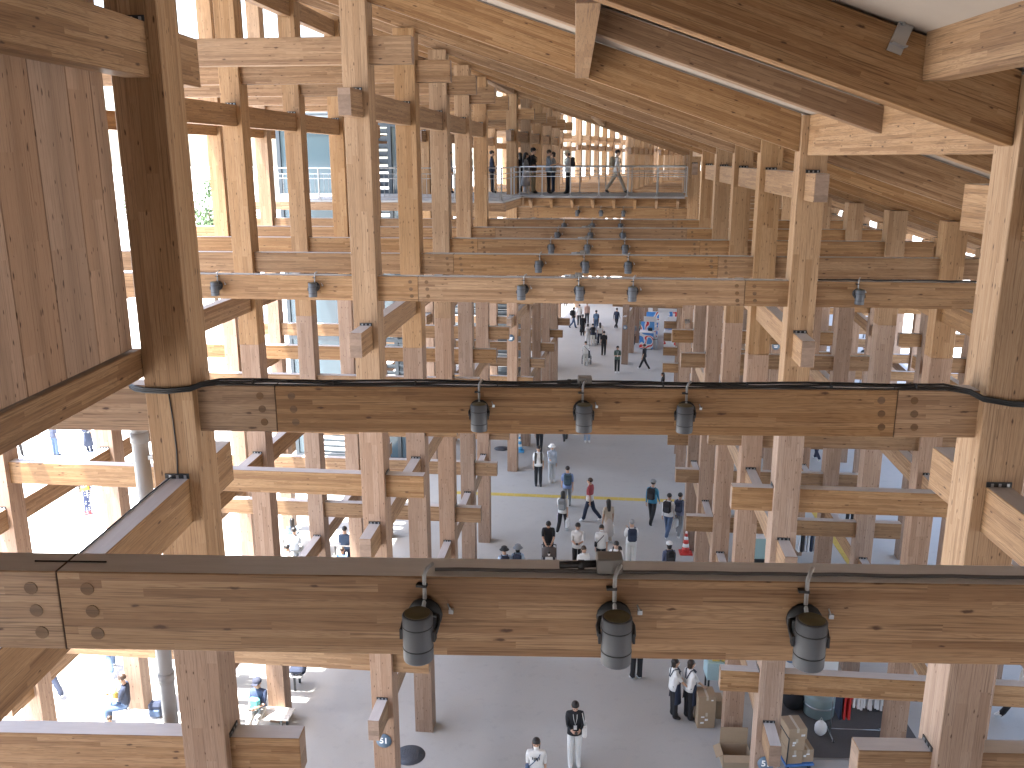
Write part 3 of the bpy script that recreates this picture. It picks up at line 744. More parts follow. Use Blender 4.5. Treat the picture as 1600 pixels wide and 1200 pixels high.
SKINS = [(.50,.31,.21), (.46,.28,.19), (.55,.35,.25)]
def cloth(c, rough=.85): return plain(c, rough, 0., .14, 45., .25, name='cloth')
HAIRC = {'black': (.012,.010,.010), 'brown': (.035,.02,.012), 'grey': (.25,.25,.25), 'white': (.6,.6,.6)}
def hair_mesh(style, mat):
    mb = MB(); n = 16; rows = 12; vs = []; fs = []
    for i in range(rows+1):
        th = math.pi*i/rows
        for j in range(n):
            a = 2*math.pi*j/n
            x, y, z = .092*math.sin(th)*math.cos(a), .106*math.sin(th)*math.sin(a), .100*math.cos(th)
            if style in ('bob','long'):
                if z < -.0:
                    q = (-z)/.100; L = .13 if style == 'bob' else .36
                    x = .094*(1-.25*q)*math.cos(a); y = .098*(1-.2*q)*math.sin(a)-(.0 if style == 'bob' else .02)-.012*q
                    if y > .012: y = .012-(.02*q)
                    z = -L*q
            elif z < -.02: z *= .75; x *= .93
            y -= .020; z += .022
            vs.append((x, y, z))
    for i in range(rows):
        for j in range(n): fs.append((i*n+j, (i+1)*n+j, (i+1)*n+(j+1)%n, i*n+(j+1)%n))
    mb.add(vs, fs, 0, True); return mb.mesh('hair', mat)
def rbox(name, c, d, mat, parent, bevel=.03, M=None):
    mb = MB(); mb.box(c, d); return mb.build(name, mat, parent, M, min(bevel, min(d)*.45))
_pending = []
def person(loc, face, H=1.68, pose='stand', top=(.7,.7,.7), sleeve=.8, bottom=(.02,.02,.03), shoes=(.6,.6,.6), hair='short', hc='black',
           label='', extras=(), build=1.0, group='people in the hall', seat=.45, seed=None, scale=None, longtop=False):
    """face: degrees counter-clockwise from looking away down the hall"""
    rng = random.Random(seed if seed is not None else label)
    ph = rng.choice((1.2,-1.3,.9,-.8)) if pose in ('walk','stride') else 0
    V, E, B, head, hands = skeleton(pose, ph, rng, build, seat)
    s = H/1.70
    root = empty('person', Matrix.Translation(loc) @ Matrix.Rotation(R_(face),4,'Z') @ Matrix.Scale(s,4), label, 'person', group)
    me = bpy.data.meshes.new('body'); me.from_pydata([c for c, r in V], E, [])
    o = bpy.data.objects.new('body', me); COL.objects.link(o); o.parent = root
    md = o.modifiers.new('skin','SKIN'); md.use_smooth_shade = True
    for sv, (c, r) in zip(me.skin_vertices[0].data, V): sv.radius = r
    me.skin_vertices[0].data[0].use_root = True
    ss = o.modifiers.new('smooth','SUBSURF'); ss.levels = 1; ss.render_levels = 1
    skin = plain(rng.choice(SKINS), .55, 0., .06, name='skin')
    _pending.append((o, V, B, [skin, cloth(top), cloth(bottom), plain(shoes, .6, name='shoe')], sleeve, longtop))
    hm, hp = head; HM = Matrix.Translation(hm) @ Matrix.Rotation(-hp,4,'X')
    hmat = plain(HAIRC[hc], .45, 0., .2, 60., .3, name='hair')
    st = hair if hair in ('short','bob','long') else ('bob' if hair.endswith('_bob') else 'short')
    link('hair', hair_mesh(st, hmat), root, HM)
    f = MB()
    for sx in (-1,1): f.ball((sx*.034,.098,.012), (.013,.008,.008), 8)
    f.build('eyes', DARK, root, HM)
    MB().box((0,.101,-.052), (.045,.010,.009)).build('mouth', plain((.32,.12,.10), .5, name='lips'), root, HM)
    e = MB()
    for sx in (-1,1): e.ball((sx*.088,-.008,-.008), (.010,.018,.027), 8)
    e.build('ears', skin, root, HM)
    if not pose.startswith('sit') and not any((x[0] if isinstance(x, tuple) else x) in ('hem','robe','skirt') for x in extras): extras = tuple(extras)+(('hem', top),)
    if 'mask' in extras:
        MB().ball((0,.066,-.045), (.062,.05,.052), 12).build('face_mask', WHITE, root, HM)
    if hair.startswith('cap'):
        c = cloth(extras_col(extras, 'cap', (.03,.04,.07)))
        q = MB(); q.lathe([(.108,.0),(.110,.03),(.095,.075),(.055,.105),(.0,.112)], (0,-.012,.035), 18); q.box((0,.115,.045), (.14,.10,.012)); q.build('cap', c, root, HM)
    if hair.startswith('hat'):
        c = cloth(extras_col(extras, 'cap', (.6,.58,.52)))
        q = MB(); q.lathe([(.165,-.02),(.170,-.012),(.112,.03),(.102,.085),(.07,.112),(.0,.116)], (0,-.008,.03), 20); q.build('sun_hat', c, root, HM)
    tz = V[2][0]
    lean = -(V[2][0]-V[0][0]).to_track_quat('Z','Y').to_euler().x
    TM = Matrix.Translation(tz)
    for x in extras:
        k, c = (x if isinstance(x, tuple) else (x, (.02,.022,.03)))[:2]
        if k == 'backpack':
            q = MB(); q.box((0,-.195,-.02), (.29,.16,.44)); bp_ = q.build('backpack', cloth(c), root, TM, .05)
            q = MB()
            for sx in (-1,1): q.tube([(sx*.09,-.13,.14),(sx*.10,-.02,.185),(sx*.10,.125,.10),(sx*.105,.13,-.05),(sx*.12,.0,-.18),(sx*.11,-.12,-.2)], .016, 6)
            q.build('strap', cloth(c), bp_, None); 
            MB().box((0,-.285,-.09), (.22,.03,.2)).build('pocket', cloth(tuple(v*1.4+.01 for v in c)), bp_, None, .012)
        elif k == 'frontpack':
            q = MB(); q.box((0,.21,-.08), (.26,.14,.30)); q.build('bag', cloth(c), root, TM, .05)
        elif k == 'sling':
            MB().tube([(-.13,-.05,.12),(-.06,.125,.06),(.08,.135,-.10),(.17,.05,-.25),(.15,-.10,-.2),(0,-.13,.0),(-.12,-.09,.11)], .012, 6, 0, True).build('sling_strap', cloth(c), root, TM)
            rbox('sling_bag', (.19,.06,-.27), (.10,.20,.16), cloth(c), root, .03, TM)
        elif k in ('tote','tote_l'):
            sx = 1 if k == 'tote' else 0; hpos = hands[1 if sx else 0]
            q = MB(); q.box((0,0,-.26), (.10,.30,.32)); t_ = q.build('bag', cloth(c), root, Matrix.Translation(hpos), .02)
            h_ = MB()
            for dx in (-.03,.03): h_.tube([(dx,-.08,-.1),(dx*.5,-.04,.0),(dx*.5,.04,.0),(dx,.08,-.1)], .006, 5)
            h_.build('bag_handle', cloth(c), t_)
        elif k == 'shoulder_tote':
            q = MB(); q.box((-.22,.02,-.30), (.11,.30,.30)); t_ = q.build('shoulder_bag', cloth(c), root, TM, .03)
            MB().tube([(-.22,.10,-.16),(-.17,.07,.13),(-.16,-.06,.14),(-.22,-.08,-.16)], .012, 6).build('bag_strap', cloth(c), t_)
        elif k == 'phone':
            h0 = (hands[0]+hands[1])/2; rbox('phone', (0,.03,.03), (.075,.012,.15), DARK, root, .004, Matrix.Translation(h0) @ Matrix.Rotation(-.7,4,'X'))
        elif k == 'skirt':
            pz = V[0][0]
            n = 22; vs = []; fs = []; pr = [(.135,.10,.10),(.165,.125,-.05),(.20,.165,-.30),(.235,.20,-.62)]
            for (rx, ry, z) in pr:
                for j in range(n):
                    a = 2*math.pi*j/n; w_ = 1+.05*math.sin(6*a)*(1 if z < 0 else 0); vs.append((rx*w_*math.cos(a), ry*w_*math.sin(a), z))
            for i in range(len(pr)-1):
                for j in range(n): fs.append((i*n+j, (i+1)*n+j, (i+1)*n+(j+1)%n, i*n+(j+1)%n))
            fs.append(tuple(range(len(pr)*n-1, (len(pr)-1)*n-1, -1)))
            q = MB(); q.add(vs, fs, 0, True); q.build('skirt', cloth(c), root, Matrix.Translation(pz))
        elif k == 'hem':
            pz = V[0][0]; n = 20; vs = []; fs = []; pr = [(.165,.125,.18),(.175,.135,.05),(.18,.14,-.06)]
            for (rx, ry, z) in pr:
                for j in range(n):
                    a = 2*math.pi*j/n; w_ = 1+.03*math.sin(5*a); vs.append((rx*w_*math.cos(a), ry*w_*math.sin(a), z))
            for i in range(len(pr)-1):
                for j in range(n): fs.append((i*n+j, (i+1)*n+j, (i+1)*n+(j+1)%n, i*n+(j+1)%n))
            fs.append(tuple(range(len(pr)*n-1, (len(pr)-1)*n-1, -1)))
            q = MB(); q.add(vs, fs, 0, True); q.build('shirt_hem', cloth(c), root, Matrix.Translation(pz))
        elif k == 'apron':
            pz = V[0][0]; n = 14; vs = []; fs = []; pr = [(.10,.135,.46,.5),(.125,.14,.30,.9),(.185,.150,.12,3.2),(.195,.158,-.05,3.8),(.225,.185,-.42,3.9)]
            for (rx, ry, z, sp) in pr:
                for j in range(n+1):
                    a = math.pi/2+(j/n-.5)*min(sp,4.2); vs.append((rx*math.cos(a), ry*math.sin(a)+.012, z))
                for j in range(n,-1,-1):
                    a = math.pi/2+(j/n-.5)*min(sp,4.2); vs.append(((rx-.012)*math.cos(a), (ry-.012)*math.sin(a)+.012, z))
            w_ = 2*(n+1)
            for i in range(len(pr)-1):
                for j in range(w_): fs.append((i*w_+j, (i+1)*w_+j, (i+1)*w_+(j+1)%w_, i*w_+(j+1)%w_))
            q = MB(); q.add(vs, fs, 0, True); ap = q.build('apron', cloth(c), root, Matrix.Translation(pz))
            q = MB()
            for sx in (-1,1): q.tube([(sx*.06,.145,.44),(sx*.085,.06,.545),(sx*.09,-.07,.53),(sx*.02,-.135,.30)], .014, 6)
            q.build('apron_strap', cloth(c), ap)
            MB().box((.04,.158,.30), (.06,.006,.09)).build('badge', WHITE, ap)
        elif k == 'robe':
            pz = V[0][0]; n = 22; vs = []; fs = []; pr = [(.15,.12,.42),(.165,.13,.12),(.18,.15,-.15),(.19,.16,-.45),(.195,.165,-.78)]
            for (rx, ry, z) in pr:
                for j in range(n): a = 2*math.pi*j/n; vs.append((rx*math.cos(a), ry*math.sin(a), z))
            for i in range(len(pr)-1):
                for j in range(n): fs.append((i*n+j, (i+1)*n+j, (i+1)*n+(j+1)%n, i*n+(j+1)%n))
            q = MB(); q.add(vs, fs, 0, True)
            dm, t, b = nmat('dotted_cotton'); tc = N(t, 'ShaderNodeTexCoord'); vo = N(t, 'ShaderNodeTexVoronoi', i_Scale=11., i_Randomness=.3)
            t.links.new(tc.outputs['Object'], vo.inputs['Vector'])
            t.links.new(mixc(t, math_(t, 'LESS_THAN', vo.outputs['Distance'], .42), (.03,.04,.09), (.7,.7,.7)), b.inputs['Base Color']); b.inputs['Roughness'].default_value = .9
            ro = q.build('robe', dm, root, Matrix.Translation(pz))
            MB().lathe([(.162,.0),(.175,.02),(.175,.14),(.160,.16)], (0,0,.13), 22).build('sash', cloth((.62,.45,.06)), ro)
            MB().lathe([(.150,-.84),(.160,-.76)], (0,0,0), 22).build('under_hem', cloth((.55,.08,.09)), ro)
            for sx in (-1,1): MB().box((sx*.235,0,.16), (.05,.24,.42)).build('robe_sleeve', dm, ro, None, .02)
        elif k == 'print':
            q = MB()
            for j, (a, z, w_, h_) in enumerate(((-.07,.02,.022,.07),(-.035,.0,.022,.08),(.0,.02,.03,.07),(.04,.0,.022,.08),(.075,.02,.02,.06))): q.box((a,.137-abs(a)*.25,z), (w_,.006,h_))
            q.build('shirt_print', cloth(c), root, TM)
        elif k == 'lanyard':
            MB().tube([(-.05,.02,.16),(-.04,.125,.05),(.0,.142,-.12),(.04,.125,.05),(.05,.02,.16)], .007, 5).build('lanyard', cloth(c), root, TM)
            MB().box((0,.15,-.17), (.075,.006,.11)).build('pass_card', WHITE, root, TM)
        elif k == 'open_jacket':
            q = MB()
            for sx in (-1,1): q.box((sx*.115,.075,-.06), (.09,.09,.50), 0, Matrix.Rotation(sx*.35,3,'Z'))
            q.box((0,-.085,-.04), (.26,.07,.50)); q.build('jacket', cloth(c), root, TM, .03)
    return root
def extras_col(ex, key, d):
    for x in ex:
        if isinstance(x, tuple) and x[0] == key: return x[1]
    return d
def finish_people():
    bpy.context.view_layer.update(); dg = bpy.context.evaluated_depsgraph_get()
    new = [bpy.data.meshes.new_from_object(p[0].evaluated_get(dg)) for p in _pending]
    for (o, V, B, mats, sleeve, longtop), me in zip(_pending, new):
        o.modifiers.clear(); o.data = me; me.name = 'body'; me.materials.clear()
        for m in mats: me.materials.append(m)
        pel = V[0][0].z
        for p in me.polygons:
            c = p.center; best = None
            for a, b, reg in B:
                A, C = V[a][0], V[b][0]; d = C-A; t = max(0, min(1, (c-A).dot(d)/max(1e-9, d.length_squared)))
                r = V[a][1][0]*(1-t)+V[b][1][0]*t
                q = (c-(A+d*t)).length-r
                if best is None or q < best[0]: best = (q, reg, t)
            reg, t = best[1], best[2]; mi = 1
            if reg in ('head','neck','hand'): mi = 0
            elif reg == 'uparm2': mi = 1 if t < sleeve*1.0 or sleeve >= 1 else 0
            elif reg == 'uparm': mi = 1 if sleeve > 0 else 0
            elif reg == 'forearm': mi = 1 if sleeve >= 1.5 else 0
            elif reg == 'thigh': mi = 2
            elif reg == 'shin': mi = 2
            elif reg == 'foot': mi = 3
            elif reg == 'torso' and c.z < pel+.06: mi = 2
            p.material_index = mi; p.use_smooth = True
BLK=(.014,.014,.017); NAVY=(.02,.028,.055); WHT=(.72,.72,.71); OFFW=(.58,.56,.52); DEN=(.07,.11,.19); LBL=(.38,.50,.66); GRY=(.22,.23,.24); BEI=(.45,.38,.30); KHA=(.26,.22,.15); TEAL=(.10,.36,.36)
def feet(x, y): return gp(x, y, 0)
def headp(x, y, H=1.66, z0=0.):
    p = gp(x, y, z0+H-.02); p.z = z0; return p
P = person
# near hall
P(feet(897,1196), 182, 1.62, 'phone', BLK, 1.6, WHT, WHT, 'bob', label='person in open black cardigan, white trousers and white tote walking toward the camera', extras=('phone',('lanyard',WHT),('shoulder_tote',WHT),('hem',BLK)))
P(headp(838,1158,1.60), 178, 1.60, 'stand', WHT, .9, DEN, WHT, 'long', label='person with long black hair in printed white T-shirt at the bottom edge', extras=('mask',('print',BLK),('sling',DEN),('hem',WHT)))
P(feet(1051,1122), -78, 1.58, 'reach', WHT, .8, BLK, BLK, 'bob', label='person in white T-shirt and navy apron, left of the two by the cartons', extras=('mask',('apron',NAVY)))
P(feet(1075,1124), -62, 1.58, 'reach', WHT, .8, BLK, BLK, 'bob', hc='brown', label='person in navy apron bending over the stacked cartons', extras=('mask',('apron',NAVY)))
P(feet(994,1062), 20, 1.70, 'stand', BLK, .8, BLK, WHT, 'short', label='person in dark trousers mostly hidden behind the nearest beam')
P(headp(857,814,1.70), 180, 1.70, 'push', BLK, .8, BLK, BLK, 'short', label='person in black pushing a stroller toward the camera')
P(headp(903,820,1.70), 175, 1.70, 'phone', WHT, .9, BLK, BLK, 'short', label='person in loose white T-shirt looking down at the phone', extras=('phone',('hem',WHT)))
P(headp(912,856,1.58), 200, 1.58, 'stand', WHT, .9, NAVY, WHT, 'long', hc='brown', label='person with long brown hair in white top just above the nearest beam', extras=(('hem',WHT),))
P(headp(940,823,1.58), 175, 1.58, 'stand', WHT, 1.2, BLK, WHT, 'bob', label='person in white blouse with dark sling bag and face mask', extras=('mask',('sling',BLK),('hem',WHT)))
P(headp(963,849,1.70), 165, 1.70, 'stand', WHT, .9, BLK, BLK, 'short', label='person in white shirt with black backpack straps behind the junction box', extras=(('backpack',BLK),))
P(feet(985,889), 2, 1.72, 'strap', WHT, .8, WHT, WHT, 'short', hc='grey', label='grey-haired person in white seen from behind with navy backpack', extras=(('backpack',NAVY),('hem',WHT)))
P(headp(788,858,1.55), 10, 1.55, 'stand', LBL, .9, NAVY, WHT, 'hat', label='person in dark bucket hat and pale blue top, left of two', extras=(('cap',(.03,.032,.036)),('backpack',NAVY)))
P(headp(809,855,1.58), -5, 1.58, 'stand', LBL, .9, NAVY, WHT, 'hat_bob', label='person in grey sun hat and pale blue top, right of two', extras=(('cap',(.20,.22,.25)),('backpack',NAVY)))
P(headp(1046,850,1.60), 10, 1.60, 'stand', (.10,.12,.20), 1.6, NAVY, BLK, 'cap_bob', label='person in white cap and dark patterned top near the red cone', extras=(('cap',WHT),('backpack',BLK)))
P(feet(879,833), -14, 1.64, 'walk', WHT, .9, BLK, WHT, 'long', label='person in white T-shirt and black trousers striding with two shopping bags', extras=(('tote',WHT),('tote_l',(.60,.50,.56)),('backpack',GRY),('hem',WHT)))
P(feet(886,795), 0, 1.74, 'walk', (.20,.27,.46), .9, GRY, BLK, 'short', label='person in blue shirt with large dark backpack seen from behind', extras=(('backpack',(.04,.07,.09)),))
P(feet(921,815), 65, 1.72, 'walk', (.30,.05,.06), .9, NAVY, WHT, 'short', hc='brown', label='person in red and white patterned shirt walking left', extras=(('hem',OFFW),))
P(headp(951,783,1.60), 15, 1.60, 'stand', BEI, .6, BEI, WHT, 'long', label='person with long black hair and pale long skirt seen from behind', extras=(('skirt',(.50,.45,.42)),('tote',WHT)))
P(feet(841,759), 182, 1.70, 'stand', WHT, .9, BLK, BLK, 'short', label='person in white shirt and dark open jacket facing the camera by the post', extras=(('open_jacket',(.05,.045,.04)),))
P(feet(862,753), -170, 1.62, 'point', (.40,.44,.50), 1.6, (.46,.47,.48), OFFW, 'hat', label='person in white hat and pale grey outfit stretching out an arm', extras=(('cap',WHT),))
P(feet(1018,819), -28, 1.72, 'walk', (.05,.22,.34), 1.6, BLK, BLK, 'cap', label='person in bright blue jacket and grey cap with black backpack', extras=(('cap',GRY),('backpack',BLK)))
P(feet(1043,840), -30, 1.68, 'walk', WHT, 1.6, DEN, WHT, 'short', label='person in white top with black backpack near the right posts', extras=(('backpack',BLK),('tote',WHT)))
P(feet(1060,838), -25, 1.66, 'walk', (.16,.18,.26), .9, GRY, WHT, 'short', label='person in grey-blue shirt half hidden by the right post', extras=(('backpack',NAVY),))
P(feet(843,706), -5, 1.72, 'walk', BLK, .9, BLK, BLK, 'short', label='person in black whose legs show below the second beam on the left', extras=(('backpack',BLK),))
P(feet(883,690), 5, 1.72, 'walk', GRY, .9, (.04,.045,.05), BLK, 'short', label='person in dark trousers whose legs show below the second beam in the middle')
P(feet(917,691), 185, 1.66, 'stand', LBL, .9, (.30,.38,.50), WHT, 'short', label='person in light jeans whose shoes show below the second beam')
# far hall
P(feet(896,513), -70, 1.70, 'walk', BLK, .9, DEN, BLK, 'short', label='person in dark top with round backpack at the far left of the hall', extras=(('backpack',BLK),))
P(feet(905,509), 5, 1.70, 'stand', WHT, .9, BLK, BLK, 'short', label='person in white shirt in the far group, left')
P(feet(917,506), 0, 1.72, 'stand', (.42,.28,.24), .9, BLK, BLK, 'short', label='person in salmon shirt in the far group', )
P(feet(910,525), 0, 1.64, 'stand', BLK, 1.6, BLK, BLK, 'bob', label='person in long black dress in the far group', extras=(('skirt',BLK),))
P(feet(931,520), -5, 1.74, 'stand', (.06,.10,.16), .9, DEN, WHT, 'short', label='person in dark shirt with denim-blue backpack far down the hall', extras=(('backpack',(.09,.15,.24)),))
P(feet(918,540), 10, 1.58, 'stand', WHT, .9, WHT, WHT, 'bob', label='person in white seen from behind in the wheelchair group')
P(feet(926,541), 0, 1.62, 'push', NAVY, .9, OFFW, WHT, 'short', label='person in navy top with pale trousers pushing the far wheelchair', extras=(('backpack',BLK),))
P(feet(937,538), 5, 1.58, 'stand', WHT, .9, NAVY, WHT, 'long', label='person with long hair in white top in the wheelchair group')
P(feet(943,556), 3, 1.70, 'stand', BLK, .9, BLK, BLK, 'short', label='person in black T-shirt with white print on the back')
P(feet(915,572), 4, 1.62, 'push', WHT, .9, OFFW, WHT, 'short', label='person in white pushing the nearer wheelchair away from the camera', extras=(('sling',BLK),))
P(feet(964,583), 178, 1.72, 'phone', (.06,.10,.08), .9, BLK, WHT, 'short', label='person in dark green vest standing facing the camera by the centre post', extras=(('lanyard',WHT),))
P(feet(1006,578), 60, 1.70, 'stride', BLK, .9, BLK, WHT, 'short', label='person in black striding left near the kiosks')
P(feet(963,514), -30, 1.70, 'walk', NAVY, 1.6, BLK, BLK, 'short', label='person in navy walking beside the centre post')
P(feet(989,540), 150, 1.70, 'stand', GRY, .9, BLK, WHT, 'short', label='person in grey shirt standing at the left side of the kiosk', extras=(('frontpack',BLK),))
P(feet(997,530), -120, 1.64, 'phone', TEAL, .9, NAVY, BLK, 'short', label='person in teal shirt at the kiosk counter')
P(headp(1036,584,1.62), 90, 1.62, 'stand', BLK, 1.6, BLK, BLK, 'long', label='person in black with long hair by the right posts above the second beam')
P(headp(959,597,1.70), 0, 1.70, 'stand', GRY, .9, NAVY, BLK, 'short', label='person of whom only the head shows above the second beam')
P(feet(884,482), 0, 1.70, 'stand', NAVY, .9, BLK, BLK, 'short', label='person in dark clothes at the far left end of the visible floor')
# footbridge
def deckp(x, H=1.68, off=1.0):
    p = gp(x, 304, DZ); q = Vector((CU, CV, 0)); d = Vector((p.x, p.y, 0))-q; p = q+d*(1+off/d.length); p.z = DZ; return p
G = 'people on the footbridge'
P(deckp(769,1.7,1.6), -80, 1.68, 'stand', NAVY, 1.6, BLK, BLK, 'short', label='person in dark clothes at the railing corner left of the bridge post', group=G)
P(deckp(812,1.6,1.5), 60, 1.60, 'stand', BLK, 1.2, BLK, BLK, 'long', label='person with long black hair at the left end of the footbridge group', group=G)
P(deckp(821,1.6,.7), -75, 1.60, 'phone', GRY, 1.2, (.5,.5,.52), WHT, 'long', label='person with long hair and pale skirt in the footbridge group', extras=(('skirt',(.42,.43,.46)),), group=G)
P(deckp(833,1.76,1.1), -100, 1.76, 'stand', BLK, 1.6, KHA, BLK, 'cap', label='tall person in black cap with black backpack on the footbridge', extras=(('cap',BLK),('backpack',BLK)), group=G)
P(deckp(857,1.7,.9), -95, 1.70, 'phone', (.16,.21,.27), .9, BLK, BLK, 'short', hc='brown', label='person in blue-grey shirt standing on the footbridge', group=G)
P(deckp(864,1.6,1.9), 80, 1.62, 'stand', GRY, .9, NAVY, BLK, 'bob', label='person half hidden behind the blue-grey shirt on the footbridge', group=G)
P(deckp(887,1.66,.8), 85, 1.66, 'phone', (.36,.38,.40), .9, BLK, BLK, 'hat_bob', label='person in straw hat with black backpack on the footbridge', extras=(('cap',(.45,.40,.30)),('backpack',BLK)), group=G)
P(deckp(963,1.74,.9), -88, 1.74, 'stride', WHT, .9, (.42,.37,.30), BLK, 'short', label='person in white shirt and khaki trousers walking right on the footbridge', extras=(('backpack',KHA),), group=G)
P(deckp(704,1.66,1.4), -90, 1.66, 'stand', (.30,.33,.40), 1.2, GRY, BLK, 'short', label='person on the left landing behind the fifth left post', group=G)
P(deckp(735,1.66,1.8), 80, 1.66, 'stand', BLK, 1.2, GRY, BLK, 'bob', label='person on the left landing behind the seventh left post', group=G)
# sunny side, left
P(feet(200,1128), 100, 1.66, 'sit', NAVY, 1.2, DEN, WHT, 'short', hc='brown', label='seated person in navy jacket on the white bench at lower left', extras=(('print',WHT),('frontpack',(.55,.42,.10))), seat=.44)
P(feet(408,1137), 172, 1.70, 'sitphone', (.04,.06,.12), .9, (.40,.38,.36), OFFW, 'cap', label='seated person in dark cap and navy shirt by the left post', extras=(('cap',(.03,.035,.06)),('frontpack',(.12,.42,.42)),'phone'), seat=.44)
P(headp(171,1122,1.05), 120, 1.05, 'stand', (.35,.30,.30), .9, NAVY, WHT, 'short', hc='brown', label='child whose head shows above the lower left beam')
P(headp(456,812,1.25), 20, 1.62, 'sit', LBL, .9, DEN, WHT, 'long', label='seated person with long hair at the left tables, rear', seat=.44)
P(headp(459,826,1.30), 0, 1.68, 'sit', (.45,.50,.56), .9, GRY, WHT, 'short', label='seated person in pale shirt seen from behind at the left tables', seat=.44)
P(headp(449,852,1.20), 170, 1.55, 'sit', WHT, .9, NAVY, WHT, 'short', label='seated person in white at the left tables, in front', seat=.44)
P(headp(538,825,1.30), 10, 1.70, 'sit', (.05,.08,.14), .9, NAVY, BLK, 'short', label='seated person in dark blue seen from behind by the left tables', seat=.44)
P(headp(534,855,1.20), 0, 1.50, 'sit', (.14,.25,.45), .9, NAVY, BLK, 'short', hc='brown', label='seated person in bright blue top just above the nearest beam', seat=.44)
P(feet(138,803), 200, 1.58, 'stand', (.05,.06,.12), 1.2, (.05,.06,.12), (.5,.1,.1), 'bob', label='person in navy dotted summer robe with yellow sash in the sun', extras=('robe',))
P(feet(88,712), -20, 1.70, 'stand', (.05,.06,.10), 1.2, DEN, BLK, 'short', label='person in navy jacket and jeans standing in the sun at left', extras=(('shoulder_tote',WHT),))
P(feet(140,706), 0, 1.64, 'stand', GRY, .9, NAVY, BLK, 'bob', label='person in dark backpack and skirt in the sun at left', extras=(('backpack',NAVY),('skirt',NAVY)))
P(feet(60,714), -30, 1.62, 'stoop', OFFW, .9, BEI, WHT, 'short', hc='grey', label='stooping person in cream top in the sun at left')
P(feet(30,716), 20, 1.70, 'walk', NAVY, .9, BLK, BLK, 'short', label='person in dark clothes at the far left edge in the sun')
P(feet(176,1048), 40, 1.70, 'walk', DEN, .9, DEN, WHT, 'short', label='person in jeans whose lower leg shows under the nearest beam at left')
P(feet(88,1083), 60, 1.70, 'stride', BLK, .9, NAVY, WHT, 'short', label='person whose dark trouser leg shows under the slanting beam at left')
# right side
P(feet(1327,818), 0, 1.70, 'stand', BLK, .9, BLK, WHT, 'short', label='person in black trousers standing behind the right cross beams')
P(feet(1275,720), 10, 1.70, 'walk', GRY, .9, NAVY, WHT, 'short', label='person whose legs show below the second beam on the right')
P(feet(1590,1130), 70, 1.72, 'stride', WHT, .9, BLK, WHT, 'short', label='person striding at the lower right edge, black trousers and white shoes')
P(feet(1285,520), 30, 1.68, 'walk', (.07,.16,.30), .9, DEN, BLK, 'short', label='person in blue seen between the right posts far away')
P(feet(1351,530), 10, 1.66, 'stand', BLK, .9, GRY, WHT, 'short', label='person in black behind the far tables on the right')
P(headp(1351,542,1.25), 15, 1.66, 'sit', BLK, .9, NAVY, BLK, 'short', label='seated person in black at the far right tables', seat=.44)
finish_people()
# ------------------------------------------------------------------ things on the ground
def wheel(par, c, r, rot=None, w=.03, spokes=True, name='wheel'):
    M = Matrix.Translation(c)
    t = MB(); t.tube([(0, r*math.cos(a*math.pi/9), r*math.sin(a*math.pi/9)) for a in range(18)], w/2, 7, 0, True)
    o = t.build(name, DARK, par, M)
    q = MB(); q.tube([(-.03,0,0),(.03,0,0)], r*.16, 8)
    if spokes:
        for a in range(6): q.tube([(0,0,0),(0,r*.95*math.cos(a*math.pi/3),r*.95*math.sin(a*math.pi/3))], .005, 4)
    q.build('rim', STEEL, o); return o
def stroller(loc, face, label):
    T = empty('stroller', Matrix.Translation(loc) @ Matrix.Rotation(R_(face),4,'Z'), label, 'stroller')
    for sx in (-1,1):
        f = MB(); f.tube([(sx*.24,.42,.10),(sx*.24,-.05,.62),(sx*.24,-.42,1.0)], .013, 6); f.tube([(sx*.24,-.36,.10),(sx*.24,.02,.55)], .013, 6); f.build('frame', GRYM, T)
        wheel(T, (sx*.25,.44,.10), .10); wheel(T, (sx*.25,-.38,.12), .12)
    MB().tube([(-.24,-.42,1.0),(0,-.46,1.03),(.24,-.42,1.0)], .017, 6).build('handle', DARK, T)
    q = MB(); q.box((0,.08,.42), (.40,.34,.08)); q.box((0,-.13,.66), (.40,.08,.50), 0, Matrix.Rotation(.35,3,'X')); q.build('seat', cloth((.05,.05,.06)), T, None, .02)
    vs = []; fs = []
    for i in range(7):
        a = -.2+i*.27
        for j in range(7): x = -.23+j*.46/6; vs.append((x, -.12-.32*math.cos(a+.9)*-1*.9, .72+.30*math.sin(a+.55)*(1-.25*(x/.23)**2)))
    for i in range(6):
        for j in range(6): fs.append((i*7+j, i*7+j+1, (i+1)*7+j+1, (i+1)*7+j))
    h = MB(); h.add(vs, fs, 0, True); ho = h.build('hood', cloth((.10,.085,.08)), T); so = ho.modifiers.new('thick','SOLIDIFY'); so.thickness = .015
    MB().box((0,.0,.24), (.36,.40,.14)).build('basket', cloth((.06,.06,.065)), T, None, .02)
    return T
GRYM = plain((.25,.25,.26), .4, .7, name='tube_grey')
sp_ = headp(857,814,1.70)
stroller(sp_+Vector((.02,-.80,0)), 180, 'dark stroller with a child, pushed by the person in black')
person(sp_+Vector((.02,-.86,0)), 180, .92, 'sit', (.45,.52,.62), .9, OFFW, WHT, 'short', label='small child in pale blue sitting in the stroller', seat=.52*1.7/.92*.95)
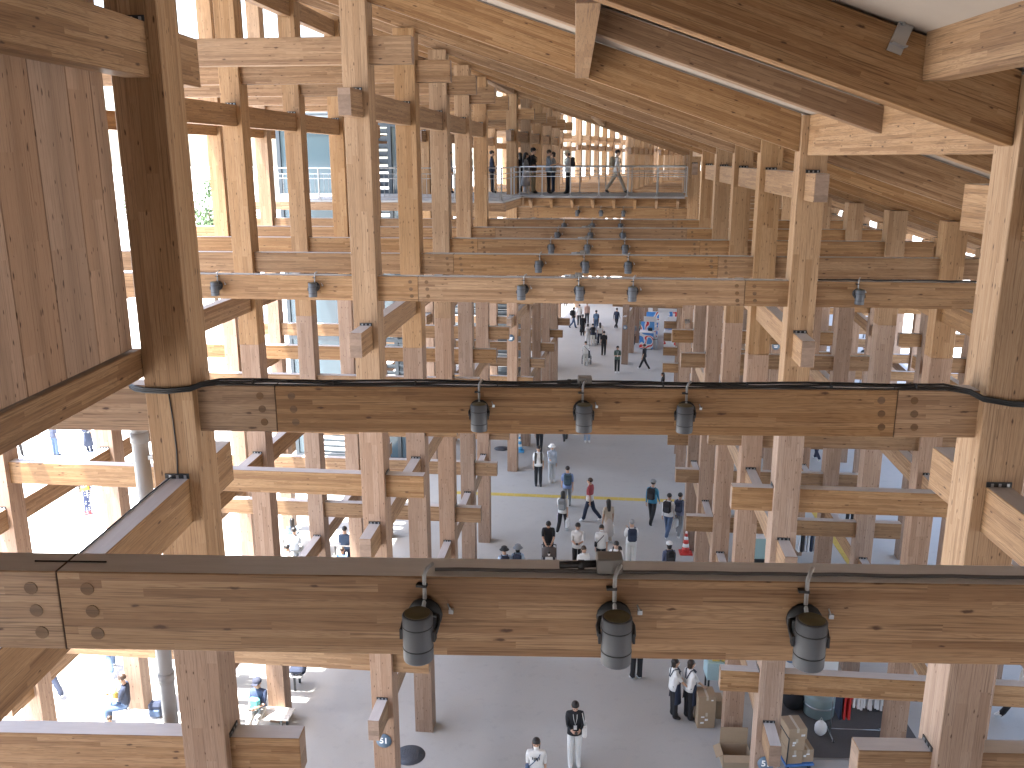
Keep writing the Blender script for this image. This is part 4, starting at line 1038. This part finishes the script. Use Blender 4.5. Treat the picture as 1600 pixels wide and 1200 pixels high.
def wheelchair(loc, face, label):
    T = empty('wheelchair', Matrix.Translation(loc) @ Matrix.Rotation(R_(face),4,'Z'), label, 'wheelchair', 'wheelchairs in the far hall')
    for sx in (-1,1):
        wheel(T, (sx*.29,-.08,.30), .29); wheel(T, (sx*.22,.42,.09), .085, None, .03, False, 'caster')
        f = MB(); f.tube([(sx*.24,-.28,.98),(sx*.24,-.22,.45),(sx*.24,.28,.45),(sx*.24,.46,.12)], .012, 6); f.tube([(sx*.24,-.2,.68),(sx*.24,.15,.68),(sx*.24,.2,.45)], .012, 6); f.build('frame', STEEL, T)
        MB().tube([(sx*.24,-.28,.98),(sx*.24,-.42,.98)], .016, 6).build('push_handle', DARK, T)
        MB().box((sx*.11,.50,.12), (.14,.18,.015)).build('footrest', DARK, T)
    q = MB(); q.box((0,.02,.47), (.44,.44,.05)); q.box((0,-.24,.72), (.44,.04,.46)); q.build('seat', cloth((.05,.05,.07)), T, None, .015)
def ahead(p, d=.75): h = AL*2.3; return p+Vector((math.sin(h)*d, math.cos(h)*d, 0))
a_ = ahead(feet(915,572), .62); wheelchair(a_, -8, 'nearer wheelchair pushed by the person in white down the far hall')
person(a_+Vector((0,.02,0)), -8, 1.60, 'sit', (.60,.60,.58), .9, GRY, BLK, 'short', hc='grey', label='person sitting in the nearer wheelchair', seat=.46)
a_ = ahead(feet(926,541), .62); wheelchair(a_, -8, 'farther wheelchair in the middle of the far group')
person(a_+Vector((0,.02,0)), -8, 1.60, 'sit', (.55,.55,.56), .9, GRY, BLK, 'short', hc='white', label='person sitting in the farther wheelchair', seat=.46)
def cone(loc, c1, label, s=1.0):
    T = empty('traffic_cone', Matrix.Translation(loc) @ Matrix.Scale(s,4), label, 'traffic cone', 'traffic cones')
    A = plain(c1, .45, 0., .05, name='cone_plastic')
    q = MB(); q.box((0,0,.02), (.38,.38,.04)); q.lathe([(.15,.04),(.145,.06),(.13,.07)], n=18); q.build('base', A, T)
    rr_ = lambda z: .130-.105*(z-.07)/.65
    zs = [.07,.22,.33,.46,.56,.66,.72]
    for i in range(6): MB().lathe([(rr_(zs[i]),zs[i]),(rr_(zs[i+1]),zs[i+1])], n=18).build('band' if i % 2 else 'cone_body', WHITE if i % 2 else A, T)
cone(gp(1071,864), (.55,.05,.04), 'red traffic cone with white bands at the foot of a right post', 1.12)
cone(gp(812,705), (.08,.35,.62), 'blue traffic cone with white bands beside the left post', 1.1)
CARD = plain((.34,.25,.165), .85, 0., .10, 9., .1, name='cardboard'); TAPE = plain((.48,.42,.33), .4, 0., .05, name='parcel_tape')
def carton(M, d, label, openf=False, tape=True, labels=2, seed=0):
    q = random.Random(seed); x, y, z = d
    T = empty('cardboard_box', M, label, 'cardboard box', 'cardboard boxes of the stall')
    b = MB()
    if openf:
        th = .006
        b.box((0,0,th/2), (x,y,th)); b.box((0,-y/2,z/2), (x,th,z)); b.box((0,y/2,z/2), (x,th,z)); b.box((-x/2,0,z/2), (th,y-.004,z)); b.box((x/2,0,z/2), (th,y-.004,z)); b.build('carton', CARD, T)
        MB().box((0,y/2+.02,z+.2), (x,th,.42), 0, Matrix.Rotation(.02,3,'X')).build('flap', CARD, T)
        MB().box((-x/2-.08,0,z-.03), (.17,y,th), 0, Matrix.Rotation(-.5,3,'Y')).build('flap', CARD, T)
        MB().box((0,-y/2-.07,z-.04), (x,.16,th), 0, Matrix.Rotation(.7,3,'X')).build('flap', CARD, T)
    else:
        b.box((0,0,z/2), (x,y,z)); b.build('carton', CARD, T, None, .008)
        MB().box((0,0,z+.001), (.004,y*.98,.003)).build('flap_gap', DARK, T)
        if tape: t_ = MB(); t_.box((0,0,z+.003), (.055,y,.002)); t_.box((0,-y/2-.001,z-.05), (.055,.002,.10)); t_.build('tape', TAPE, T)
    for i in range(labels): MB().box((q.uniform(-x*.3,x*.3),-y/2-.002,q.uniform(z*.35,z*.8)), (q.uniform(.05,.09),.003,q.uniform(.03,.06))).build('sticker', WHITE, T)
    return T
c0 = gp(1106,1138)+Vector((-.06,.2,0))
def MT(p, rz=0.): return Matrix.Translation(p) @ Matrix.Rotation(rz,4,'Z')
carton(MT(c0,.06), (.42,.40,.42), 'lower carton with white stickers in the stack by the aproned people', labels=3, seed=1)
carton(MT(c0+Vector((0,.01,.421)),.05), (.43,.44,.44), 'taped carton on top of the stack by the aproned people', labels=1, seed=2)
carton(MT(c0+Vector((.50,.35,0)),-.03), (.36,.36,.50), 'narrow carton standing behind the stack, close to the post', labels=0, seed=3)
carton(MT(rp(3.62,17.42/3.6,-13.3),.0), (.62,.42,.34), 'large open carton with a raised flap in front of the post', True, labels=0)
BLUEP = plain((.06,.17,.42), .5, 0., .05, name='blue_plastic')
tr = gp(1243,1196); Tt = empty('platform_trolley', MT(tr,.12), 'blue platform trolley loaded with cartons by the right post', 'trolley')
MB().box((0,.25,.16), (.66,.95,.05)).build('platform', BLUEP, Tt, None, .012)
for x in (-.25,.25):
    for y in (-.12,.62): wheel(Tt, (x,y,.065), .065, None, .035, False)
hd_ = MB(); hd_.tube([(-.30,-.18,.18),(-.31,-.22,.5),(-.31,-.24,.88),(-.31,.70,.88),(-.31,.68,.18)], .016, 7); hd_.build('handle', DARK, Tt)
for k_, (x, y, z, d, lab, sd_) in enumerate(((-.12,.02,.186,(.36,.40,.34),'lower front carton on the blue trolley',11),(.20,.08,.186,(.26,.46,.32),'low carton with tape at the right of the trolley',12),
        (-.06,.40,.186,(.50,.34,.38),'rear carton on the blue trolley',14),(-.10,.03,.527,(.38,.42,.30),'middle carton in the trolley stack',13),(-.10,.05,.828,(.42,.50,.26),'top carton on the trolley stack with a white slip',15))):
    carton(MT(tr,.12) @ Matrix.Translation((x,y,z)), d, lab, labels=2, seed=sd_)
# clothes rack with garments
rk = gp(1338,1150); Rk = empty('clothes_rack', MT(rk,-.03), 'chrome clothes rack hung with white and red garments at the stall', 'clothes rack')
for x in (-.62,.62):
    q = MB(); q.tube([(x,0,.05),(x,0,1.52)], .014, 7); q.tube([(x,-.28,.05),(x,.28,.05)], .014, 7); q.build('stand', STEEL, Rk)
    for y in (-.28,.28): wheel(Rk, (x,y,.035), .033, None, .02, False, 'caster')
MB().tube([(-.62,0,1.52),(.62,0,1.52)], .014, 7).build('rail', STEEL, Rk)
MB().tube([(-.62,0,.18),(.62,0,.18)], .010, 7).build('low_rail', STEEL, Rk)
def garment(x, col, L, label, grp):
    T = empty('hanging_garment', MT(rk,-.03) @ Matrix.Translation((x,0,1.52)) @ Matrix.Rotation(random.uniform(-.15,.15),4,'Z'), label, 'garment', grp)
    MB().tube([(0,0,.02),(0,.015,.03),(0,.02,.0),(0,0,-.05),(0,.20,-.11),(0,-.20,-.11),(0,0,-.05)], .005, 5).build('hanger', WHITE, T)
    vs = []; fs = []; ys = [(-.06,-.07),(-.22,-.12),(-.30,-.34),(-.24,-.36),(-.21,-.22),(-.22,-L),(.22,-L),(.21,-.22),(.24,-.36),(.30,-.34),(.22,-.12),(.06,-.07)]
    for sx in (-.022,.022):
        for y, z in ys: vs.append((sx*(1.2 if z < -.3 else .8), y, z))
    n = len(ys); fs = [tuple(range(n-1,-1,-1)), tuple(range(n,2*n))]+[(i,(i+1)%n,n+(i+1)%n,n+i) for i in range(n)]
    q = MB(); q.add(vs, fs); q.build('shirt', cloth(col), T)
garment(-.48, NAVY, .95, 'dark navy garment with a white tag at the left end of the rack', 'garments on the rack')
for i, x in enumerate((-.38,-.30)): garment(x, (.50,.03,.03), .95, ('left' if i == 0 else 'right')+' one of two long red garments on the rack', 'garments on the rack')
for i, w_ in enumerate(('first','second','third','fourth','fifth','sixth','seventh','eighth','ninth','last')): garment(-.18+i*.078, (.70,.72,.75), .62+.03*(i % 3), f'{w_} white shirt right of the red garments on the rack', 'white shirts on the rack')
# stall furniture
TEALP = plain((.36,.52,.52), .5, 0., .05, name='pale_teal'); CHRM = STEEL
def table(loc, d, top, label, rz=0., cloth_=None, cat='table', grp='tables and counters'):
    T = empty('table', MT(loc,rz), label, cat, grp); x, y, z = d
    MB().box((0,0,z-.02), (x,y,.04)).build('table_top', top, T, None, .006)
    for sx in (-1,1):
        for sy in (-1,1): MB().box((sx*(x/2-.05),sy*(y/2-.05),(z-.04)/2), (.04,.04,z-.04)).build('leg', DARK, T)
    if cloth_: 
        q = MB(); q.box((0,-y/2-.006,z-.25), (x,.012,.46)); q.box((-x/2-.006,0,z-.25), (.012,y,.46)); q.build('table_cloth', cloth_, T)
    return T
tb = gp(1127,1092)+Vector((.1,.4,0))
table(tb, (.9,.5,.92), TEALP, 'narrow display table with pale blue cloth behind the cartons', 0, cloth((.40,.56,.60)))
for i in range(3):
    T = empty('goods_box', MT(tb+Vector((-.24+i*.24,-.05,.921))), ('left','middle','right')[i]+' one of three yellow goods boxes on the narrow display table', 'goods box', 'yellow goods boxes')
    MB().box((0,0,.06), (.18,.26,.12)).build('box', plain((.60,.45,.12), .5, 0., .1, name='yellow_card'), T, None, .006); MB().box((0,-.05,.122), (.12,.06,.003)).build('print', WHITE, T)
dc = gp(1192,884); Dc = empty('display_case', MT(dc), 'pale teal display case with dark base behind the right posts', 'display case')
MB().box((0,.3,.12), (1.3,.6,.2)).build('base', DARK, Dc); MB().box((0,.3,.60), (1.26,.56,.74)).build('cabinet', TEALP, Dc, None, .015); MB().box((0,.3,.985), (1.3,.6,.03)).build('top', WHITE, Dc)
bd = gp(1268,1098)+Vector((0,.5,0)); Bd = empty('sign_board', MT(bd,.0), 'white stall board with a blue disc and red scribble, under the beam at right', 'sign board')
MB().box((0,0,.75), (1.5,.05,.9)).build('board', WHITE, Bd, None, .006)
for sx in (-.7,.7): MB().box((sx,.03,.5), (.04,.04,1.0)).build('leg', CHRM, Bd)
MB().lathe([(.0,0),(.16,0),(.16,.006),(.0,.006)], (-.45,-.027,.98), 24, 0, Matrix.Rotation(math.pi/2,3,'X')).build('blue_disc', plain((.16,.33,.58), .6, name='print_blue'), Bd)
MB().tube([(-.32,-.03,.80),(-.25,-.03,.86),(-.2,-.03,.79),(-.12,-.03,.86),(-.06,-.03,.80),(.02,-.03,.85),(.08,-.03,.80)], .012, 6).build('red_scribble', plain((.55,.05,.05), .6, name='print_red'), Bd)
dr = gp(1285,1128)+Vector((0,.35,0)); Dr = empty('round_tub', MT(dr), 'grey-green round tub behind the loaded trolley', 'tub')
MB().lathe([(.30,.0),(.36,.04),(.37,.52),(.345,.60),(.0,.62)], n=28).build('tub', plain((.24,.31,.31), .45, .1, .06, name='tub_green'), Dr); MB().lathe([(.372,.30),(.38,.30),(.38,.34),(.372,.34)], n=28).build('hoop', STEEL, Dr)
for (x, y), lab, c in (((1245,1118),'black cloth bag slumped behind the loaded trolley',BLK),):
    T = empty('cloth_bag', MT(gp(x,y)+Vector((0,.3,0))), lab, 'bag'); q = MB(); q.ball((0,0,.26), (.30,.24,.28), 14); q.ball((.16,.05,.42), (.16,.16,.16), 12); q.build('sack', cloth(c), T); MB().tube([(-.1,0,.5),(0,0,.68),(.1,0,.5)], .015, 6).build('strap', cloth(c), T)
T = empty('plastic_bag', MT(gp(1281,1150)), 'white plastic bag hanging by the trolley', 'bag'); q = MB(); q.ball((0,0,.22), (.15,.12,.2), 12); q.build('sack', WHITE, T); MB().tube([(-.06,0,.38),(0,0,.5),(.06,0,.38)], .008, 5).build('strap', WHITE, T)
r2 = gp(1262,888)+Vector((0,.2,0)); R2 = empty('clothes_rack', MT(r2,.1), 'small rack of wrapped dark and white clothes seen past the right post', 'clothes rack')
for x in (-.45,.45): q = MB(); q.tube([(x,0,0),(x,0,1.45)], .014, 6); q.tube([(x,-.25,.03),(x,.25,.03)], .014, 6); q.build('stand', STEEL, R2)
MB().tube([(-.45,0,1.45),(.45,0,1.45)], .014, 6).build('rail', STEEL, R2)
for i in range(8):
    c = ((.6,.62,.65),BLK,(.5,.52,.56),(.62,.63,.66),NAVY,(.55,.57,.6),BLK,(.6,.6,.62))[i]
    q = MB(); q.box((-.38+i*.105,0,1.0), (.07,.46,.82)); q.build('wrapped_garment', cloth(c, .35), R2, None, .02)
mt_ = gp(1325,1140); T = empty('floor_sheet', MT(mt_), 'dark sheet on the floor under the clothes rack and tub', 'mat'); MB().box((0,.2,.006), (3.0,2.6,.012)).build('mat', plain((.09,.085,.085), .9, 0., .2, 20., name='dark_sheet'), T); MB().box((0,-1.11,.010), (3.0,.04,.02)).build('edge_strip', STEEL, T)  # flat dark sheet added for the darker floor zone around the rack
for i, (x, y, z, lab) in enumerate(((1.0,.9,0,'lower black crate behind the clothes rack'),(1.02,.92,.301,'upper black crate behind the clothes rack'),(.2,1.1,0,'single black crate beside the crate pair at the stall'))):
    T = empty('crate', MT(mt_+Vector((x,y,z+.012)), .05*i), lab, 'crate', 'black crates at the stall'); q = MB()
    q.box((0,0,.01), (.56,.38,.02)); q.box((0,-.185,.15), (.56,.012,.28)); q.box((0,.185,.15), (.56,.012,.28)); q.box((-.274,0,.15), (.012,.36,.28)); q.box((.274,0,.15), (.012,.36,.28)); q.build('shell', DARK, T)
    q = MB(); q.box((0,0,.20), (.50,.32,.12)); q.build('contents', cloth(((.5,.52,.55),(.30,.12,.12),(.2,.25,.35))[i]), T, None, .03)
# benches and tables on the sunny side
BEN = plain((.66,.64,.60), .6, 0., .05, name='bench_white')
def bench(loc, label, L=1.9, rz=0.):
    T = empty('bench', MT(loc,rz), label, 'bench', 'white slatted benches')
    for i in range(3): MB().box((0,-.16+i*.16,.42), (L,.150,.04)).build('slat', BEN, T, None, .006)
    for sx in (-1,1):
        q = MB(); q.box((sx*(L/2-.2),0,.385), (.05,.44,.03)); q.box((sx*(L/2-.2),-.18,.19), (.05,.04,.38)); q.box((sx*(L/2-.2),.18,.19), (.05,.04,.38)); q.build('leg', plain((.05,.055,.06), .5, .3, name='bench_leg'), T)
def topp(x, y, z=.44): p = gp(x, y, z); p.z = 0; return p
h0 = -AL
bench(topp(252,1120), 'white bench under the seated person at lower left', 2.0, h0)
bench(feet(404,1137), 'white bench under the person with dark cap', 1.7, h0)
bench(topp(352,1082), 'empty white bench behind the person with dark cap', 2.0, h0)
bench(topp(405,1046), 'white bench farther back with a backpack on its end', 2.4, h0)
T = empty('backpack', MT(topp(466,1052)+Vector((0,0,.445))), 'dark backpack lying on the end of the farther bench', 'backpack'); MB().box((0,0,.10), (.42,.30,.18)).build('bag', cloth(NAVY), T, None, .06); MB().tube([(-.15,-.15,.10),(0,-.22,.06),(.15,-.15,.1)], .015, 6).build('strap', cloth(BLK), T)
T = empty('backpack', MT(topp(246,1118)+Vector((0,.0,.445))), 'dark backpack on the bench beside the seated person at lower left', 'backpack'); MB().box((0,0,.19), (.34,.24,.36)).build('bag', cloth(NAVY), T, None, .06); MB().box((0,-.13,.14), (.24,.05,.18)).build('pocket', cloth(DEN), T, None, .02)
table(topp(468,836,.7), (1.5,.7,.7), BEN, 'white table in front of the seated group at left', h0)
table(topp(548,846,.7), (1.4,.7,.7), BEN, 'white table by the seated person in dark blue', h0)
table(topp(1366,586,.72), (2.2,.9,.72), BEN, 'white table far right, seen between the posts', AL*2)
table(topp(1286,548,.72), (1.6,.8,.72), BEN, 'white table far right, left of the wider one', AL*2)
table(topp(1345,520,.72), (1.8,.8,.72), BEN, 'white table with goods far right by the person in black', AL*2)
T = empty('litter_bin', MT(gp(1489,590)), 'teal litter bin far right behind the posts', 'bin'); MB().box((0,.3,.45), (.6,.5,.9)).build('bin', plain((.05,.26,.28), .5, name='teal_bin'), T, None, .03); MB().box((0,.3,.92), (.64,.54,.05)).build('lid', DARK, T, None, .01)
# kiosks with printed wraps
def wrap_mat(seed):
    m, t, b = nmat('printed_wrap'); tc = N(t, 'ShaderNodeTexCoord'); n = N(t, 'ShaderNodeTexNoise', i_Scale=1.3, i_Detail=.6, i_Distortion=.8)
    mp = N(t, 'ShaderNodeMapping'); mp.inputs['Location'].default_value = (seed*3.7, seed*1.3, seed*.9); t.links.new(tc.outputs['Object'], mp.inputs[0]); t.links.new(mp.outputs[0], n.inputs['Vector'])
    cr = N(t, 'ShaderNodeValToRGB'); cr.color_ramp.interpolation = 'CONSTANT'; e = cr.color_ramp.elements
    e[0].position = 0; e[0].color = (.07,.26,.62,1); e[1].position = .44; e[1].color = (.75,.75,.75,1)
    k = e.new(.52); k.color = (.62,.04,.04,1); k = e.new(.60); k.color = (.75,.75,.75,1); k = e.new(.66); k.color = (.10,.30,.62,1)
    t.links.new(n.outputs['Fac'], cr.inputs[0]); t.links.new(cr.outputs[0], b.inputs['Base Color']); b.inputs['Roughness'].default_value = .4; return m
labs = ['front left kiosk counter wrapped in blue, white and red swirls','second kiosk counter of the left row with red front','rear kiosk counter of the left row','front right kiosk counter wrapped in red and white swirls','second kiosk counter of the right row','rear kiosk counter of the right row']
h2 = AL*3
for i in range(6):
    base = gp(1009 if i < 3 else 1047, 546); j = i % 3
    p = base+Vector((math.sin(h2), math.cos(h2), 0))*(j*2.1+.5)
    T = empty('kiosk', MT(p,-h2), labs[i], 'kiosk', 'printed kiosks'); w = wrap_mat(i+1)
    MB().box((0,0,.62), (.95,.95,1.16)).build('wrapped_body', w, T, None, .02); MB().box((0,0,1.23), (1.02,1.02,.06)).build('counter_top', WHITE, T, None, .01)
    MB().box((0,0,.02), (.9,.9,.04)).build('plinth', DARK, T)
    MB().box((0,.42,1.55), (.95,.06,.60)).build('back_panel', w if j != 1 else WHITE, T, None, .01)
    MB().box((.22,.1,1.36), (.30,.24,.2)).build('till', WHITE if j else DARK, T, None, .01)
T = empty('litter_bin', MT(gp(1022,545)), 'grey cylindrical bin between the two kiosk rows', 'bin'); MB().lathe([(.20,.0),(.22,.02),(.22,.80),(.20,.84),(.0,.85)], n=20).build('bin', plain((.40,.41,.42), .45, .3, name='bin_grey'), T); MB().lathe([(.221,.70),(.228,.70),(.228,.74),(.221,.74)], n=20).build('hoop', DARK, T)
# ------------------------------------------------------------------ trees outside the ring
LEAFA = [plain((.045,.085,.030), .6, 0., .35, 1.5, name='leaf_a'), plain((.07,.12,.04), .6, 0., .3, 1.5, name='leaf_b')]
BARK = plain((.09,.065,.045), .9, 0., .3, 8., .5, name='bark')
def tree(loc, H, cr, label, seed):
    q = random.Random(seed); T = empty('tree', MT(loc), label, 'tree', 'trees outside the ring')
    t = MB(); t.tube([(0,0,0),(.05,.0,H*.25),(-.05,.1,H*.5),(.05,.05,H*.8)], [.22,.17,.12,.05], 8); tr_ = t.build('trunk', BARK, T)
    lb = MB()
    blobs = []
    for i in range(11):
        a = q.uniform(0,6.28); z = H*q.uniform(.42,.95); r = cr*q.uniform(.3,.85)*(1.15-z/H*.6)
        e = Vector((r*math.cos(a), r*math.sin(a), z)); blobs.append((e, cr*q.uniform(.28,.48)))
        lb.tube([(0,.05,z*.6),(e.x*.5,e.y*.5,z*.85),e], [.07,.045,.015], 5)
    lb.build('limb', BARK, T)
    for li, mt in enumerate(LEAFA):
        f = MB()
        for e, r in blobs:
            for _ in range(170):
                d = Vector((q.gauss(0,1),q.gauss(0,1),q.gauss(0,.8))); d.normalize(); p = e+d*r*q.uniform(.45,1.05)
                a = Vector((q.gauss(0,1),q.gauss(0,1),q.gauss(0,.6))).normalized(); b = a.cross(Vector((q.gauss(0,1),q.gauss(0,1),q.gauss(0,1)))).normalized(); s = q.uniform(.10,.20)
                f.add([p-a*s, p-b*s*.6, p+a*s, p+b*s*.6], [(0,1,2,3)])
        f.build('crown', mt, T)
def dirp(x, y, dist):
    p = gp(x, y, 0) if y > 300 else gp(x, 320, 0); o = Vector((CU,CV,0)); d = (Vector((p.x,p.y,0))-o).normalized(); return o+d*dist
tree(dirp(325,320,78), 12.0, 4.6, 'green tree in the sunlight seen left of the posts above the ground', 1)
tree(dirp(255,320,95), 12.5, 5.0, 'pale green tree farther away behind the near left post', 2)
